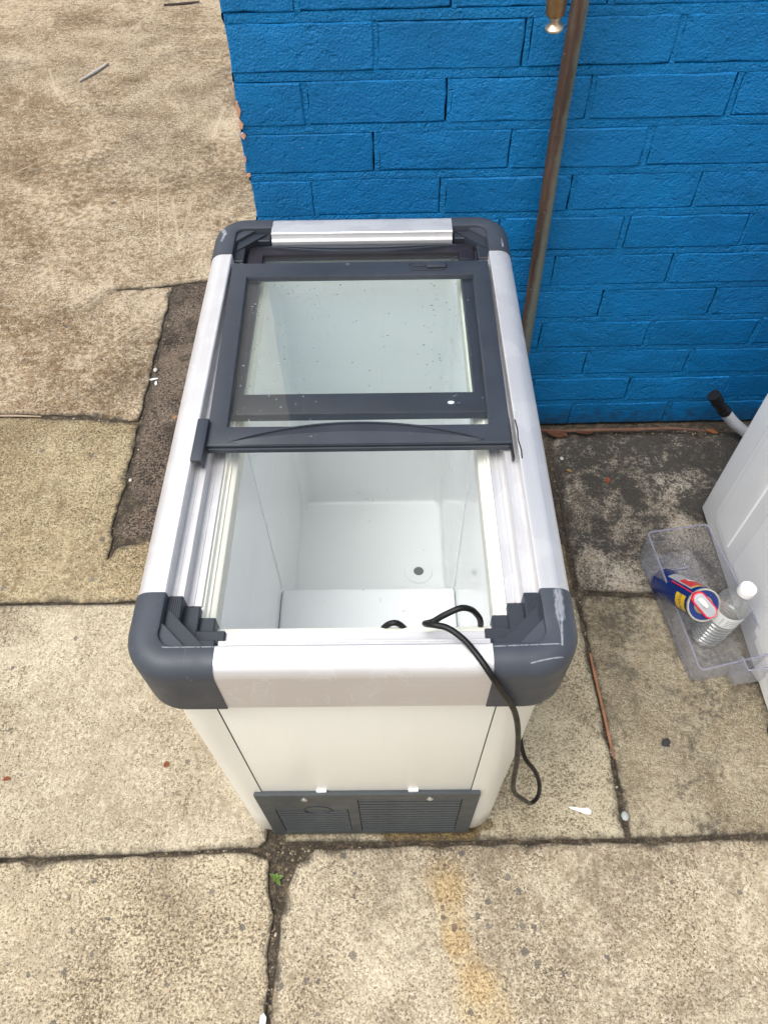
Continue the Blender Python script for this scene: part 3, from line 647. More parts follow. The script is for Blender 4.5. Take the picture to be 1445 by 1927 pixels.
# ivory inner frame and white tank
cxm = (FX0 + FX1) / 2
def fr(hw, y0, y1, z, r=.008): return rrect(cxm - hw, cxm + hw, y0, y1, r, z, 3)
bm = NB(); loft(bm, [fr(.1680, .0560, .7300, .685), fr(.1680, .0560, .7300, .6965), fr(.1665, .0575, .7285, .6975), fr(.1645, .0600, .7265, .6965), fr(.1625, .062, .7240, .6915), fr(.1600, .0650, .7220, .6905), fr(.1595, .0655, .7215, .688), fr(.1555, .0700, .7180, .6860), fr(.1538, .072, .7165, .684), fr(.1535, .0720, .7165, .660), fr(.1560, .0700, .7190, .655)], True)
obj('inner_frame', bm, MT['cream'], fz, smooth=30)
bm = NB(); lx, ly0, ly1 = .1575, .0600, .7120
loops = [rrect(cxm - lx - .004, cxm + lx + .004, ly0 - .004, ly1 + .004, .026, .690, 6), rrect(cxm - lx, cxm + lx, ly0, ly1, .024, .655, 6)]
for z in (.5, .35, .2, .085): loops.append(rrect(cxm - lx, cxm + lx, ly0, ly1, .022, z, 6))
for k in range(1, 6): a = PI / 2 * k / 5; i_ = .008 * (1 - math.cos(a)); loops.append(rrect(cxm - lx + i_, cxm + lx - i_, ly0 + i_, ly1 - i_, .022 - i_ * .6,   .068 - .008 * math.sin(a), 6))
loft(bm, loops, True, False, True)
for f in bm.faces: f.normal_flip()
liner = obj('tank_liner', bm, MT['liner'], fz, smooth=40, recalc=False)
bm = NB(); box(bm, cxm - .1572, cxm + .1572, .061, .374, .062, .2505, .007, 3); obj('compressor_step', bm, MT['liner'], liner, smooth=40)
for s in (-1, 1):
    bm = NB(); box(bm, cxm + s * .1568 - .0012, cxm + s * .1568 + .0012, .3725, .3765, .25, .655, .0008, 2); obj('seam', bm, MT['liner'], liner)
bm = NB(); lathe(bm, [(.030, .0602), (.0295, .0625), (.024, .0635), (.0150, .0634), (.0108, .0625), (.0104, .045)], 28, False, False, Matrix.Translation((.103, .522, 0))); obj('drain_ring', bm, MT['liner'], liner)
bm = NB(); lathe(bm, [(.0108, .0605), (.0107, .0614), (.0001, .0614)], 24, False, False, Matrix.Translation((.103, .522, 0))); obj('drain_hole', bm, simple('drain_dark', (.16, .17, .17), .6), liner)

# sliding lids
def lid(name, z0, z1, xb0, xb1, xf0, xf1, y0, y1, wf, wb, ws, mat, label):
    """frame of four members tapering from back (xb) to front (xf); ws: member width at the sides"""
    bm = NB()
    def xa(y, s):
        t = (y - y0) / (y1 - y0); return (xf0 + (xb0 - xf0) * t) if s < 0 else (xf1 + (xb1 - xf1) * t)
    def ring(inset, z):
        P = [(xf0 + inset, y0 + inset), (xf1 - inset, y0 + inset), (xb1 - inset, y1 - inset), (xb0 + inset, y1 - inset)]
        return [Vector((p[0], p[1], z)) for p in P]
    def inner(ex, z):
        return [Vector((xa(y0 + wf, -1) + ws - ex, y0 + wf - ex, z)), Vector((xa(y0 + wf, 1) - ws + ex, y0 + wf - ex, z)), Vector((xa(y1 - wb, 1) - ws + ex, y1 - wb + ex, z)), Vector((xa(y1 - wb, -1) + ws - ex, y1 - wb + ex, z))]
    loops = [inner(0, z0), ring(0, z0), ring(0, z1 - .002), ring(.0008, z1 - .0006), ring(.0022, z1), inner(.0028, z1), inner(.0012, z1 - .0004), inner(.0004, z1 - .0018), inner(0, z1 - .004), inner(0, z0)]
    loft(bm, loops, True); bmesh.ops.remove_doubles(bm, verts=bm.verts[:], dist=.00001)
    o = obj(name, bm, mat, fz, smooth=28); o['label'] = label
    bm = NB(); gi = [inner(.006, z1 - .0085), inner(.006, z1 - .0050)]; loft(bm, gi, True, True, True)
    obj('glass_pane', bm, MT['glass'], o, smooth=0)
    return o
ULZ = HT - .0020
up_lid = lid('sliding_lid', HT - .0115, ULZ, -.1945, .1965, -.1850, .1935, .300, .670, .032, .034, .0255, MT['slate_lid'], 'upper sliding glass lid pushed halfway back')
LLZ = HT - .0170
lo_lid = lid('sliding_lid', HT - .0295, LLZ, -.1765, .1795, -.1765, .1795, .366, .7360, .038, .0235, .0240, MT['lid_under_glass'], 'lower sliding glass lid fully at the back')
def crescent(y_base, peak, half, z, parent, sgn=1, xm=cxm):
    bm = NB(); sc = NB(); n = 40; A, B, C, D, E_, F = [], [], [], [], [], []
    for k in range(n + 1):
        t = -1 + 2 * k / n; x = xm + half * t; b = (1 - t * t); q = min(1, b * 4)
        yo = y_base + sgn * peak * b; yi = y_base + sgn * (peak * .50 * b - .0006)
        A.append(Vector((x, yo + sgn * .0012, z - .0012))); B.append(Vector((x, yo + sgn * .0004, z + .0030 * q))); C.append(Vector((x, yo - sgn * .0014 * q, z + .0030 * q))); D.append(Vector((x, yo - sgn * .0018 * q, z + .0002)))
        E_.append(Vector((x, yi, z + .0024 * q))); F.append(Vector((x, y_base - sgn * .0045 * q, z + .0003)))
    loft(bm, [A, B, C, D], False); loft(bm, [[p - Vector((0, 0, .0022)) for p in E_], E_, F], False)
    loft(sc, [[p + Vector((0, 0, .0002)) for p in D], [Vector((p.x, p.y, z + .0004)) for p in E_]], False)  # flat strip, darker to stand in for the shade of a recess
    h = obj('handle', bm, MT['slate_lid'], parent, smooth=30); obj('handle_scoop_shade', sc, MT['slate_dark'], parent, smooth=30); return h
crescent(.3050, .0295, .158, ULZ, up_lid); crescent(.7320, .017, .155, LLZ, lo_lid, -1)
bm = NB(); box(bm, -.183, .1915, .2970, .2995, HT - .0135, ULZ - .0040, .0008, 1); obj('front_lip', bm, MT['slate_lid'], up_lid)
# lock slider on the back bar
bm = NB(); pts = rrect(.074, .133, .6455, .6665, .0104, 0, 8); loft(bm, [[Vector((p.x, p.y, ULZ - .001)) for p in pts], [Vector((p.x, p.y, ULZ + .0012)) for p in pts], [Vector((cxm + .102 + (p.x - cxm - .102) * .93, .656 + (p.y - .656) * .84, ULZ + .0016)) for p in pts], [Vector((cxm + .102 + (p.x - cxm - .102) * .90, .656 + (p.y - .656) * .76, ULZ + .0003)) for p in pts]], True, False, True)
lk = obj('lock_slider', bm, MT['slate_dark'], up_lid, smooth=25)
bm = NB(); box(bm, .102, .131, .6495, .6625, ULZ + .0004, ULZ + .0042, .0016, 2); box(bm, .084, .100, .6545, .6585, ULZ + .0003, ULZ + .0012); obj('lock_knob', bm, MT['slate_lid'], up_lid)
bm = NB(); lathe(bm, [(.0066, LLZ - .0005), (.0066, LLZ + .0008), (.0045, LLZ + .0010), (.0042, LLZ + .0002)], 16, False, False, Matrix.Translation((.124, .384, 0))); obj('keyhole', bm, MT['slate_lid'], lo_lid)
bm = NB(); lathe(bm, [(.0044, LLZ + .0003), (.0001, LLZ + .0003)], 16, False, False, Matrix.Translation((.124, .3835, 0)) @ Matrix.Diagonal((1, .62, 1, 1))); obj('key_slot', bm, MT['white_plastic'], lo_lid)
bm = NB(); box(bm, -.1980, -.1835, .271, .340, HT + .0006, HT + .0048, .0014, 2); box(bm, -.1860, -.1835, .271, .340, HT - .012, HT + .0030, .0008, 1); obj('end_bracket', bm, MT['slate_lid'], up_lid)
bm = NB(); box(bm, .1915, .1945, .276, .345, HT - .0115, HT - .0035, .0008, 1); obj('torn_seal', bm, MT['black'], up_lid)
# scrape mark on the right rail
bm = NB(); tube(bm, catmull([(.2000, .335, HT + .0005), (.2012, .318, HT + .0008), (.2005, .302, HT + .0006), (.2022, .285, HT + .0008), (.2018, .272, HT + .0006)], 5), .0009, 6); obj('torn_seal', bm, MT['black'], fz)
# rain drops on the upper glass
bm = NB(); rs = random.Random(5); gz = ULZ - .0050
for k in range(190):
    x = rs.uniform(-.155, .165); y = rs.uniform(.345, .625)
    if rs.random() < .6: x = rs.choice((rs.uniform(-.155, -.05), rs.uniform(.09, .165)))
    r = rs.choice((.0006, .0007, .0009, .0011, .0015)); t = bmesh.ops.create_icosphere(bm, subdivisions=2, radius=r)['verts']
    sx, sy = rs.uniform(.8, 1.5), rs.uniform(.7, 1.1)
    for v in t: v.co = Vector((x + v.co.x * sx, y + v.co.y * sy, gz + .00006 + max(-.0, v.co.z) * .75))
tag(obj('water_droplets', bm, MT['water'], recalc=True), 'rain droplets scattered over the upper glass lid', 'droplets', kind='stuff')

# ------------------------------------------------------------------ power cord
m = Mat('black_cable'); v = m.coord(); m.set(col=(.006, .006, .0065), spec=.3, rough=m.rng(m.noise(v, 60, 4), .3, .7, .34, .55), nrm=m.bump(m.noise(v, 150, 3), .12, .001)); MT['cable'] = m.m
cord = catmull([(.135, .20, .255), (.06, .12, .256), (.02, .082, .30), (.018, .073, .52), (.026, .072, .655), (.046, .073, .693), (.066, .071, .655), (.076, .072, .58), (.100, .075, .54), (.132, .074, .60), (.140, .073, .680), (.132, .074, .712), (.117, .072, .727), (.099, .067, .722), (.086, .063, .714), (.078, .060, .716), (.079, .053, .728), (.0865, .048, .7355), (.100, .0435, .7365), (.1155, .030, .7365), (.129, .0105, .7365), (.1400, -.004, .7285), (.1500, -.0075, .706), (.1625, -.0085, .676), (.1755, -.0095, .636), (.188, -.0085, .566), (.2005, -.008, .460), (.2065, -.008, .385), (.217, -.006, .315), (.240, .0, .252), (.2610, .010, .192), (.272, .018, .198), (.270, .026, .235), (.258, .036, .274), (.238, .046, .312), (.231, .08, .33), (.236, .12, .30), (.245, .30, .12), (.30, .45, .012), (.28, .62, .005)], 7)
bm = NB(); tube(bm, cord, .0034, 12); tag(obj('power_cord', bm, MT['cable']), 'black power cord hanging over the front rim of the freezer', 'cord')

# ------------------------------------------------------------------ washing machine at the right edge
WX, WY0, WY1, WZ0, WZ1 = .7725, .125, .717, .016, .86
wm = empty('washing_machine', (WX + .3, WY0, 0)); tag(wm, 'white enamel washing machine standing at the right edge', 'washing machine')
ox, oy = -(WX + .3), -WY0
def wobj(name, bm, mat, smooth=35):
    bmesh.ops.translate(bm, verts=bm.verts[:], vec=(ox, oy, 0)); return obj(name, bm, mat, wm, smooth)
bm = NB(); box(bm, WX + .001, WX + .60, WY0 + .02, WY1, WZ0, WZ1, .006, 3); wobj('cabinet', bm, MT['washer'])
def raised(bm, y0, y1, z0, z1, x, d, r=.02, w_=.005):
    def lp(i, xx): return [Vector((xx, p.x, p.y)) for p in rrect(y0 + i, y1 - i, z0 + i, z1 - i, max(.003, r - i), 0, 5)]
    loft(bm, [lp(0, x + .001), lp(.0004, x - d * .25), lp(w_ * .5, x - d * .8), lp(w_, x - d), ], True, False, True)
bm = NB(); raised(bm, WY0 + .05, .660, .058, .80, WX, .0035, .03, .006); pan = wobj('pressed_panel', bm, MT['washer'])
bm = NB(); raised(bm, .5600, .6440, .075, .785, WX - .0030, .0022, .008, .004); wobj('pressed_rib', bm, MT['washer'])
bm = NB(); raised(bm, WY0 + .07, .5210, .075, .785, WX - .0030, .0022, .012, .005); wobj('pressed_rib', bm, MT['washer'])
bm = NB(); box(bm, WX + .004, WX + .596, WY0, WY0 + .022, .10, .72, .01, 3); wobj('front_panel', bm, MT['washer'])
bm = NB(); box(bm, WX + .002, WX + .598, WY0 - .004, WY0 + .022, .724, WZ1 - .004, .01, 3); wobj('control_panel', bm, MT['white_plastic'])
bm = NB(); lathe(bm, [(.02, .0), (.024, .0), (.024, .02), (.018, .024)], 24, True, True, Matrix.Translation((WX + .42, WY0 - .003, .79)) @ Matrix.Rotation(PI / 2, 4, 'X')); wobj('dial', bm, MT['steel'])
bm = NB(); lathe(bm, [(.13, .0), (.18, .0), (.182, .012), (.165, .026), (.135, .022), (.13, .005)], 40, False, False, Matrix.Translation((WX + .3, WY0 + .002, .42)) @ Matrix.Rotation(PI / 2, 4, 'X')); dr = wobj('door_ring', bm, MT['white_plastic'])
bm = NB(); lathe(bm, [(.134, .006), (.11, .020), (.06, .03), (.001, .033)], 40, False, False, Matrix.Translation((WX + .3, WY0 + .002, .42)) @ Matrix.Rotation(PI / 2, 4, 'X')); wobj('door_glass', bm, simple('dark_door_glass', (.02, .022, .025), .08))
bm = NB(); box(bm, WX + .02, WX + .58, WY0 + .03, WY0 + .04, .018, .10, .003); wobj('kick_plate', bm, MT['washer'])
for x in (WX + .035, WX + .56):
    for y in (WY0 + .06, WY1 - .06):
        bm = NB(); lathe(bm, [(.020, .0), (.022, .003), (.022, .010), (.012, .012), (.010, .02)], 16, True, True, Matrix.Translation((x + (.012 if y > .5 else -.018) * (1 if x < 1 else 0), y - (.03 if y > .5 else 0), 0))); wobj('foot', bm, MT['black'])
# drain hose resting on the ground by the wall
hp = catmull([(.872, .958, .083), (.888, .956, .066), (.905, .952, .050), (.925, .945, .036), (.955, .925, .024), (1.00, .89, .019), (1.06, .84, .02), (1.10, .78, .06), (1.11, .70, .12)], 22)
bm = NB(); tube(bm, hp, lambda i, n: .0128 + (.0011 if i % 3 == 0 else -.0004), 16); ho = wobj('drain_hose', bm, simple('grey_hose_plastic', (.33, .33, .35), .55))
cp = catmull([(.826, .962, .139), (.845, .960, .114), (.860, .959, .097), (.874, .958, .082)], 8)
def cuff_r(i, n): return .0150 if i < 9 or i > n - 7 else .0133
bm = NB(); tube(bm, cp, cuff_r, 18); bmesh.ops.translate(bm, verts=bm.verts[:], vec=(ox, oy, 0)); obj('hose_cuff', bm, MT['black'], ho)

# ------------------------------------------------------------------ clear plastic bin
BA = R(8.5)
bn = empty('plastic_bin', (.5990, .588, .0), BA); tag(bn, 'clear plastic fridge bin on the concrete beside the washing machine', 'bin')
BW, BL, BHH, th = .132, .304, .100, .0022
def wallbox(bm, x0, x1, y0, y1, z0, z1): box(bm, x0, x1, y0, y1, z0, z1, .0007, 1)
bm = NB()
out = lambda i, z, d=0: [Vector((p.x, p.y, z)) for p in rrect(i, BW - i, -BL + i, -i, .010, 0, 4)]
loft(bm, [out(.0035, .0015), out(.001, .006), out(-.0035 + .004, .03), out(-.002, BHH)], True, True, False)
bmesh.ops.solidify(bm, geom=bm.faces[:], thickness=th)
# the front wall dips where the bin hooks on
for v in bm.verts:
    if v.co.y < -BL + .018 and v.co.z > .05 and v.co.x < BW * .55: v.co.z -= .030
obj('tray', bm, MT['clear'], bn, smooth=40)
bm = NB(); rim_pts = []
for p in out(-.002, BHH + .0005):
    z = p.z - (.030 if (p.y < -BL + .018 and p.x < BW * .55) else 0); rim_pts.append(Vector((p.x, p.y, z)))
rim_pts.append(rim_pts[0].copy()); tube(bm, rim_pts, .0019, 8, False); obj('rim', bm, MT['clear_rim'], bn)
bm = NB(); wallbox(bm, BW * .56, BW + .004, -BL - .028, -BL - .026, .03, BHH - .002); wallbox(bm, BW * .56 - .002, BW * .56, -BL - .027, -BL + .002, .02, BHH - .002); wallbox(bm, BW * .56, BW, -BL - .026, -BL, .028, .030); obj('front_pocket', bm, MT['clear'], bn)
bm = NB(); tube(bm, [(BW * .56 - .001, -BL, BHH), (BW * .56 - .001, -BL - .027, BHH - .001), (BW + .003, -BL - .027, BHH - .001)], .0016, 8); obj('rim', bm, MT['clear_rim'], bn)
bm = NB(); tube(bm, [(.010, -.012, .004), (.010, -BL + .012, .004)], .0016, 8); tube(bm, [(.012, -.045, .0045), (BW * .8, -.045, .0045)], .0022, 8); obj('floor_rib', bm, MT['clear_rim'], bn)

# ------------------------------------------------------------------ water bottle in the bin
bt = empty('water_bottle', (.7010, .3925, .0045)); bt.scale = (.96, .96, .96); bt.rotation_euler = (R(1.5), R(3.0), 0); tag(bt, 'clear plastic water bottle with white cap standing in the bin', 'bottle')
prof = [(.0005, .004), (.020, .002), (.029, .0), (.0325, .006), (.0335, .012)]
z = .014
for k in range(7): prof += [(.0340, z), (.0340, z + .005), (.0302, z + .0080), (.0338, z + .011)]; z += .0118
prof += [(.0325, .100), (.0325, .140), (.0338, .143), (.0335, .150), (.030, .162), (.022, .176), (.0155, .186), (.0138, .190), (.0138, .194), (.0160, .195), (.0160, .197), (.0130, .1975), (.0125, .204)]
bm = NB(); lathe(bm, prof, 32, True, False); obj('bottle_body', bm, MT['pet'], bt, smooth=50)
bm = NB(); wp = [(.019, .0045), (.028, .003), (.0318, .008)] + [(.0318 - .0012 * (k % 2), .014 + k * .006) for k in range(9)] + [(.0318, .072), (.0005, .072)]
m = Mat('label_paper'); v = m.coord(); xx, yy, zz_ = m.sep(v)[:3]
ang = m.math('ARCTAN2', yy, xx)
lines = m.math('MULTIPLY', m.math('LESS_THAN', m.math('FRACT', m.math('MULTIPLY', zz_, 150.0)), .38), m.math('GREATER_THAN', m.noise(m.mapv(v, scale=(90, 90, 6)), 1.0, 2), .47))
gate = m.math('MULTIPLY', m.math('GREATER_THAN', zz_, .106), m.math('LESS_THAN', zz_, .134))
m.set(col=m.mix(m.math('MULTIPLY', m.math('MULTIPLY', lines, gate), .75), (.80, .81, .81), (.10, .11, .14)), rough=.5); MT['label'] = m.m
bm = NB(); pts = [R(150 + 5 * k) for k in range(37)]
loft(bm, [[Vector((r * math.cos(a), r * math.sin(a), z)) for a in pts] for r, z in ((.0328, .101), (.0332, .101), (.0332, .139), (.0328, .139))], False); obj('label', bm, MT['label'], bt)
bm = NB(); n = 36
def capring(r, z): return [Vector(((r + (.0004 if k % 2 else 0)) * math.cos(2 * PI * k / n), (r + (.0004 if k % 2 else 0)) * math.sin(2 * PI * k / n), z)) for k in range(n)]
loft(bm, [capring(.0160, .1975), capring(.0163, .199), capring(.0160, .213), capring(.0150, .2152), capring(.0130, .2156)], True, True, True); obj('cap', bm, MT['white_plastic'], bt, smooth=30)

# ------------------------------------------------------------------ spray can leaning on the bottle
B_, T_ = Vector((.636, .505, .030)), Vector((.6470, .3850, .1500)); ax = (T_ - B_); CL = ax.length; ax.normalize()
yv = Vector((0, 0, 1)); yv = (yv - ax * yv.dot(ax)).normalized(); xv = yv.cross(ax)     # local y points up, local x to the right
can = empty('spray_can'); cm = Matrix((xv, yv, ax)).transposed().to_4x4(); cm.translation = B_; can.matrix_world = cm
tag(can, 'blue spray can with red and yellow label leaning on the bottle', 'spray can')
CR = .0320
blue = simple('can_blue', (.010, .030, .16), .25, .2); red = simple('can_red', (.62, .03, .03), .3); yel = simple('can_yellow', (.80, .50, .02), .3); sil = simple('can_silver', (.68, .68, .68), .3, .5); khaki = simple('can_lacquer', (.33, .30, .21), .35, .6)
redp = simple('red_plastic', (.75, .015, .05), .35); greyp = simple('grey_plastic', (.40, .42, .45), .45)
bm = NB(); lathe(bm, [(.020, .004), (.0275, .0), (CR, .002), (CR, CL - .006), (CR - .0015, CL - .002), (CR - .0015, CL)], 40, True, True); obj('can_body', bm, blue, can)
bm = NB(); lathe(bm, [(CR - .002, CL - .003), (CR + .0012, CL - .002), (CR + .0016, CL + .001), (CR + .0004, CL + .0028), (CR - .0016, CL + .0026), (CR - .0028, CL - .001)], 40, False, False); obj('top_rim', bm, simple('tin_rim', (.66, .63, .55), .25, .7), can)
bm = NB(); lathe(bm, [(CR - .002, CL - .004), (.024, CL - .0045), (.018, CL + .0005), (.010, CL + .003), (.001, CL + .003)], 40, False, False); obj('top_dome', bm, khaki, can)
def patch(name, a0, a1, z0, z1, mat, h=.0004, shape=None):
    bm = NB(); n = max(2, int(abs(a1 - a0) / 6)); r = CR + h; rows = []
    for z in (z0, z1): rows.append([Vector((r * math.cos(R(a0 + (a1 - a0) * k / n)), r * math.sin(R(a0 + (a1 - a0) * k / n)), z)) for k in range(n + 1)])
    loft(bm, rows, False); return obj(name, bm, mat, can)
patch('label_band', 20, 118, CL - .120, CL - .018, sil, .0003)
patch('label_band', 28, 112, CL - .075, CL - .026, red, .0006); patch('label_band', 28, 112, CL - .024, CL - .0195, yel, .0006)
patch('label_band', 60, 92, CL - .070, CL - .058, simple('can_white', (.75, .74, .73), .4), .0009)
patch('label_band', 150, 210, CL - .052, CL - .013, yel, .0005); 
def wrap_text(txt, size, ang_c, zc, mat):
    cu = bpy.data.curves.new('txt', 'FONT'); cu.body = txt; cu.size = size; cu.align_x = 'CENTER'; cu.align_y = 'CENTER'; cu.resolution_u = 2
    to = bpy.data.objects.new('txt', cu); COL.objects.link(to); dg = bpy.context.evaluated_depsgraph_get(); me = bpy.data.meshes.new_from_object(to.evaluated_get(dg)); bpy.data.objects.remove(to)
    bm = NB(); bm.from_mesh(me); bmesh.ops.subdivide_edges(bm, edges=bm.edges[:], cuts=1)
    for v in bm.verts: a = R(ang_c) + v.co.x / CR; r = CR + .0010; v.co = Vector((r * math.cos(a), r * math.sin(a), zc + v.co.y))
    return obj('lettering', bm, mat, can, smooth=0)
wrap_text('WD-40', .0125, 180, CL - .0325, blue)
bm = NB()
def pill(r, x0, x1, z, n=10):
    return [Vector((x1 + r * math.cos(R(-90 + 180 * k / n)), r * math.sin(R(-90 + 180 * k / n)), z)) for k in range(n + 1)] + [Vector((x0 + r * math.cos(R(90 + 180 * k / n)), r * math.sin(R(90 + 180 * k / n)), z)) for k in range(n + 1)]
rotc = Matrix.Rotation(R(-52), 4, 'Z')
loft(bm, [[rotc @ p for p in l] for l in (pill(.0138, -.020, .0150, CL + .002), pill(.0138, -.020, .0150, CL + .009), pill(.0126, -.020, .0150, CL + .0098), pill(.0116, -.020, .0150, CL + .009))], True, True, True); act = obj('actuator', bm, redp, can)
bm = NB(); loft(bm, [[rotc @ p for p in l] for l in (pill(.0112, -.020, .0148, CL + .006), pill(.0112, -.020, .0148, CL + .0100), pill(.0098, -.019, .0142, CL + .0112))], True, True, True); obj('flip_top', bm, greyp, can)
bm = NB(); tube(bm, [rotc @ Vector(p) for p in ((-.022, 0, CL + .010), (-.014, 0, CL + .0135), (-.004, 0, CL + .0135), (.001, 0, CL + .012))], lambda i, n: (.0035, .0052, .0050, .0034)[i], 12); obj('nozzle', bm, MT['white_plastic'], can)
bm = NB(); tube(bm, [rotc @ Vector(p) for p in ((-.030, 0, CL + .010), (-.033, 0, CL - .03), (-.034, 0, CL - .09))], .0014, 8); obj('straw', bm, redp, can)

# ------------------------------------------------------------------ leaves, stems and litter
def leaf(name, x, y, L, W_, rot, mat, label, cat, z=.002, curl=.25, group=None, tiltx=0.0):
    bm = NB(); rows = []; n = 10
    for k in range(n + 1):
        t = k / n; wd = W_ * math.sin(PI * min(.98, t * .96 + .02)) ** .8 * .5; xx = (t - .5) * L; zz = curl * L * (t - .5) ** 2
        rows.append([Vector((xx, wd * s, zz + abs(s) * wd * .5)) for s in (-1, -.5, 0, .5, 1)])
    loft(bm, rows, False); bmesh.ops.solidify(bm, geom=bm.faces[:], thickness=.0005)
    o = obj(name, bm, mat, smooth=60); o.location = (x, y, z); o.rotation_euler = (tiltx, 0, rot); tag(o, label, cat, group); return o
rust = simple('dry_leaf_rust', (.36, .10, .035), .7, var=.3, bump=.3); tan = simple('dry_leaf_tan', (.42, .26, .11), .75, var=.3, bump=.3); brown = simple('dry_bark', (.20, .085, .045), .8, var=.4, bump=.5); white = simple('white_scrap', (.80, .80, .78), .6)
leaf('fallen_leaf', .575, .811, .021, .011, R(75), rust, 'small orange-red leaf on the blackened concrete near the wall', 'leaf')
leaf('fallen_leaf', .487, .842, .017, .009, R(-30), tan, 'small yellowish seed leaf on dark concrete beside the freezer', 'leaf')
leaf('fallen_leaf', .868, .962, .030, .013, R(-25), simple('dry_leaf_orange', (.50, .20, .06), .7, var=.3), 'orange dry leaf at the foot of the wall by the hose', 'leaf', .006)
leaf('fallen_leaf', .470, .958, .055, .026, R(-12), brown, 'curled brown leaf at the foot of the wall beside the freezer', 'leaf', .006, .5)
leaf('fallen_leaf', .548, .965, .050, .018, R(8), brown, 'narrow brown leaf at the foot of the wall under the bark strip', 'leaf', .006, .3)
leaf('fallen_leaf', -.388, .133, .012, .009, R(60), rust, 'tiny rust-coloured leaf fragment on the cream slab left of the freezer', 'leaf', .004)
leaf('fallen_leaf', -.686, .109, .014, .008, R(10), rust, 'tiny rust-coloured leaf fragment on the cream slab at the left edge', 'leaf', .004)
def stick(name, pts, r, mat, label, cat, flat=.5):
    bm = NB(); P = catmull(pts, 8); zb = sum(p.z for p in P) / len(P)
    tube(bm, P, lambda i, n: r * (.45 + .55 * math.sin(PI * min(1, (i + 1.5) / (n + 1))) ** .5) * (1 + .25 * mnoise.noise(Vector((i * .6, r * 900, 0)))), 8)
    for v in bm.verts: pass
    o = obj(name, bm, mat); tag(o, label, cat); return o
stick('bark_strip', [(.425, .9715, .012), (.50, .9700, .008), (.58, .9690, .011), (.67, .9705, .009), (.76, .9695, .014), (.845, .9560, .018)], .0040, simple('bark_brown', (.15, .075, .048), .85, var=.4, bump=.6, bsc=120), 'long brown bark strip lying along the foot of the wall', 'bark')
stick('dry_stem', [(.4555, .355, .000), (.4575, .30, -.001), (.4605, .23, .000), (.4630, .17, -.001), (.4650, .138, -.002)], .0032, simple('stem_orange', (.30, .135, .07), .7, var=.3), 'thin orange-brown dry stem stuck in the joint right of the freezer', 'stem')
stick('dry_stem', [(.4525, .86, -.001), (.4535, .80, .0), (.4530, .72, -.002), (.4535, .62, -.003)], .0028, simple('stem_dark', (.05, .038, .028), .8, var=.3), 'dark dry stem in the joint beside the blackened slab', 'stem')
stick('twig', [(-1.02, 3.77, .004), (-.95, 3.776, .005), (-.85, 3.79, .008)], .006, simple('twig_dark', (.05, .035, .028), .8), 'thin dark twig on the brown concrete near the wall corner', 'twig')
stick('twig', [(-1.241, 2.977, .004), (-1.20, 3.04, .006), (-1.152, 3.138, .007)], .007, simple('twig_grey', (.45, .40, .34), .8, var=.2, bump=.4), 'pale grey stick on the brown concrete at the upper left', 'twig')
stick('dry_stem', [(-1.02, 1.058, -.003), (-.95, 1.056, -.002), (-.88, 1.053, -.003)], .003, simple('stem_pale', (.34, .26, .18), .7), 'pale straw in the joint at the left edge', 'stem')
def scrap(name, x, y, pts, mat, label, cat, z=.0016, hgt=.0012):
    bm = NB(); lo = [Vector((p[0], p[1], 0)) for p in pts]; hi = [Vector((p[0] * .86, p[1] * .86, hgt)) for p in pts]
    loft(bm, [lo, hi], True, True, True); o = obj(name, bm, mat, smooth=50); o.location = (x, y, z); tag(o, label, cat); return o
scrap('plastic_scrap', .384, .047, [(-.022, .004), (-.012, .0035), (.004, .001), (.016, .002), (.020, -.004), (.017, -.010), (.008, -.009), (-.004, -.004), (-.016, .0)], white, 'white plastic scrap on the concrete right of the freezer front', 'scrap', .002)
gum = [(.0095 * random.uniform(.6, 1.2) * math.cos(a), .0115 * random.uniform(.6, 1.15) * math.sin(a)) for a in [2 * PI * k / 14 for k in range(14)]]
scrap('chewing_gum', .569, .168, gum, simple('old_gum', (.030, .028, .030), .8), 'flattened black gum spot on the tan slab', 'gum', .0006, .0008)
scrap('paper_scrap', -.672, -.040, [(-.02, -.012), (.008, -.011), (.017, .0), (.006, .012), (-.02, .010)], white, 'white paper corner at the left edge of the picture', 'paper', .003)
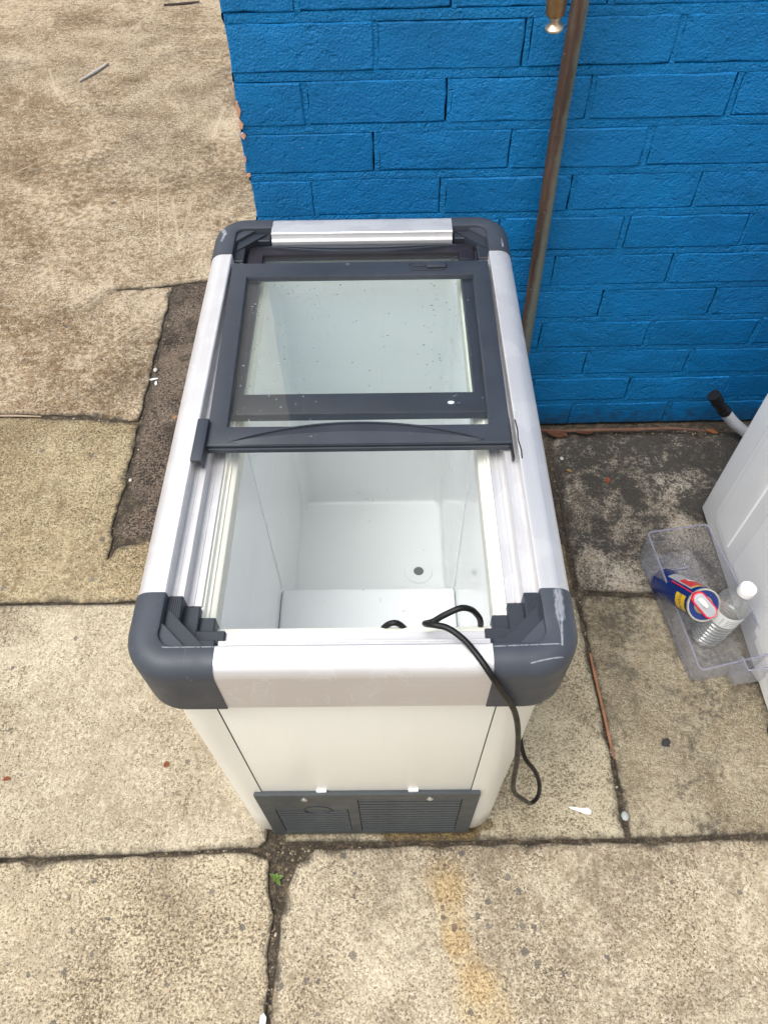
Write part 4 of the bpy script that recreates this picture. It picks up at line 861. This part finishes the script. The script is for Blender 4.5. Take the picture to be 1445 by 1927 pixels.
scrap('paper_scrap', -.168, -.270, [(-.005, -.012), (.005, -.011), (.006, .006), (.001, .012), (-.004, .008)], white, 'white chip beside the dark joint at the bottom edge', 'paper', .002)
for (x, y, r, lab) in ((.464, .034, .0068, 'smooth grey pebble lodged in the joint right of the freezer'), (-.606, 1.225, .006, 'white pebble at the edge of the dark patch, upper one'), (-.598, .832, .0042, 'small white pebble on the dark patch beside the freezer rail'), (.475, .885, .005, 'small white pebble on the dark slab near the freezer back corner')):
    bm = NB(); t = bmesh.ops.create_icosphere(bm, subdivisions=2, radius=r)['verts']
    for v in t: v.co = Vector((v.co.x * 1.0, v.co.y * 1.25, v.co.z * .6)) * (1 + .12 * mnoise.noise(v.co * 200))
    o = obj('pebble', bm, simple('pebble_grey', (.36, .38, .37), .6) if r == .0068 else simple('pebble_white', (.50, .46, .40), .7)); o.location = (x, y, .001 if r == .0068 else -.001); tag(o, lab, 'pebble')
for k, (x, y, rz, s) in enumerate(((-.604, 1.19, .3, 1.3), (-.596, 1.175, 1.8, 1.0))):
    scrap('plastic_scrap', x, y, [(-.010 * s, .003), (.0, .004), (.009 * s, .001), (.008 * s, -.002), (-.006 * s, -.003)], white, ('long' if k == 0 else 'short') + ' white shard on the dark patch left of the freezer', 'scrap', -.003).rotation_euler.z = rz
# weed in the crack in front of the freezer
wd = empty('weed', (-.1625, -.064, -.006)); tag(wd, 'tiny green weed sprouting from the crack in front of the freezer', 'weed')
green = simple('weed_green', (.20, .32, .07), .5, var=.3)
for k, (a, L, el) in enumerate(((20, .016, 40), (95, .013, 55), (150, .018, 35), (215, .012, 50), (300, .015, 30), (340, .010, 60))):
    bm = NB(); rows = []
    for j in range(7):
        t = j / 6; wv = .0036 * math.sin(PI * min(.97, t + .03)) ** .8; r = L * t * math.cos(R(el)); z = L * t * math.sin(R(el)) - .004 * t * t
        rows.append([Vector((r, s * wv, z + abs(s) * wv * .4)) for s in (-1, 0, 1)])
    loft(bm, rows, False); bmesh.ops.solidify(bm, geom=bm.faces[:], thickness=.0003); o = obj('leaf_blade', bm, green, wd, smooth=60); o.rotation_euler = (0, 0, R(a))
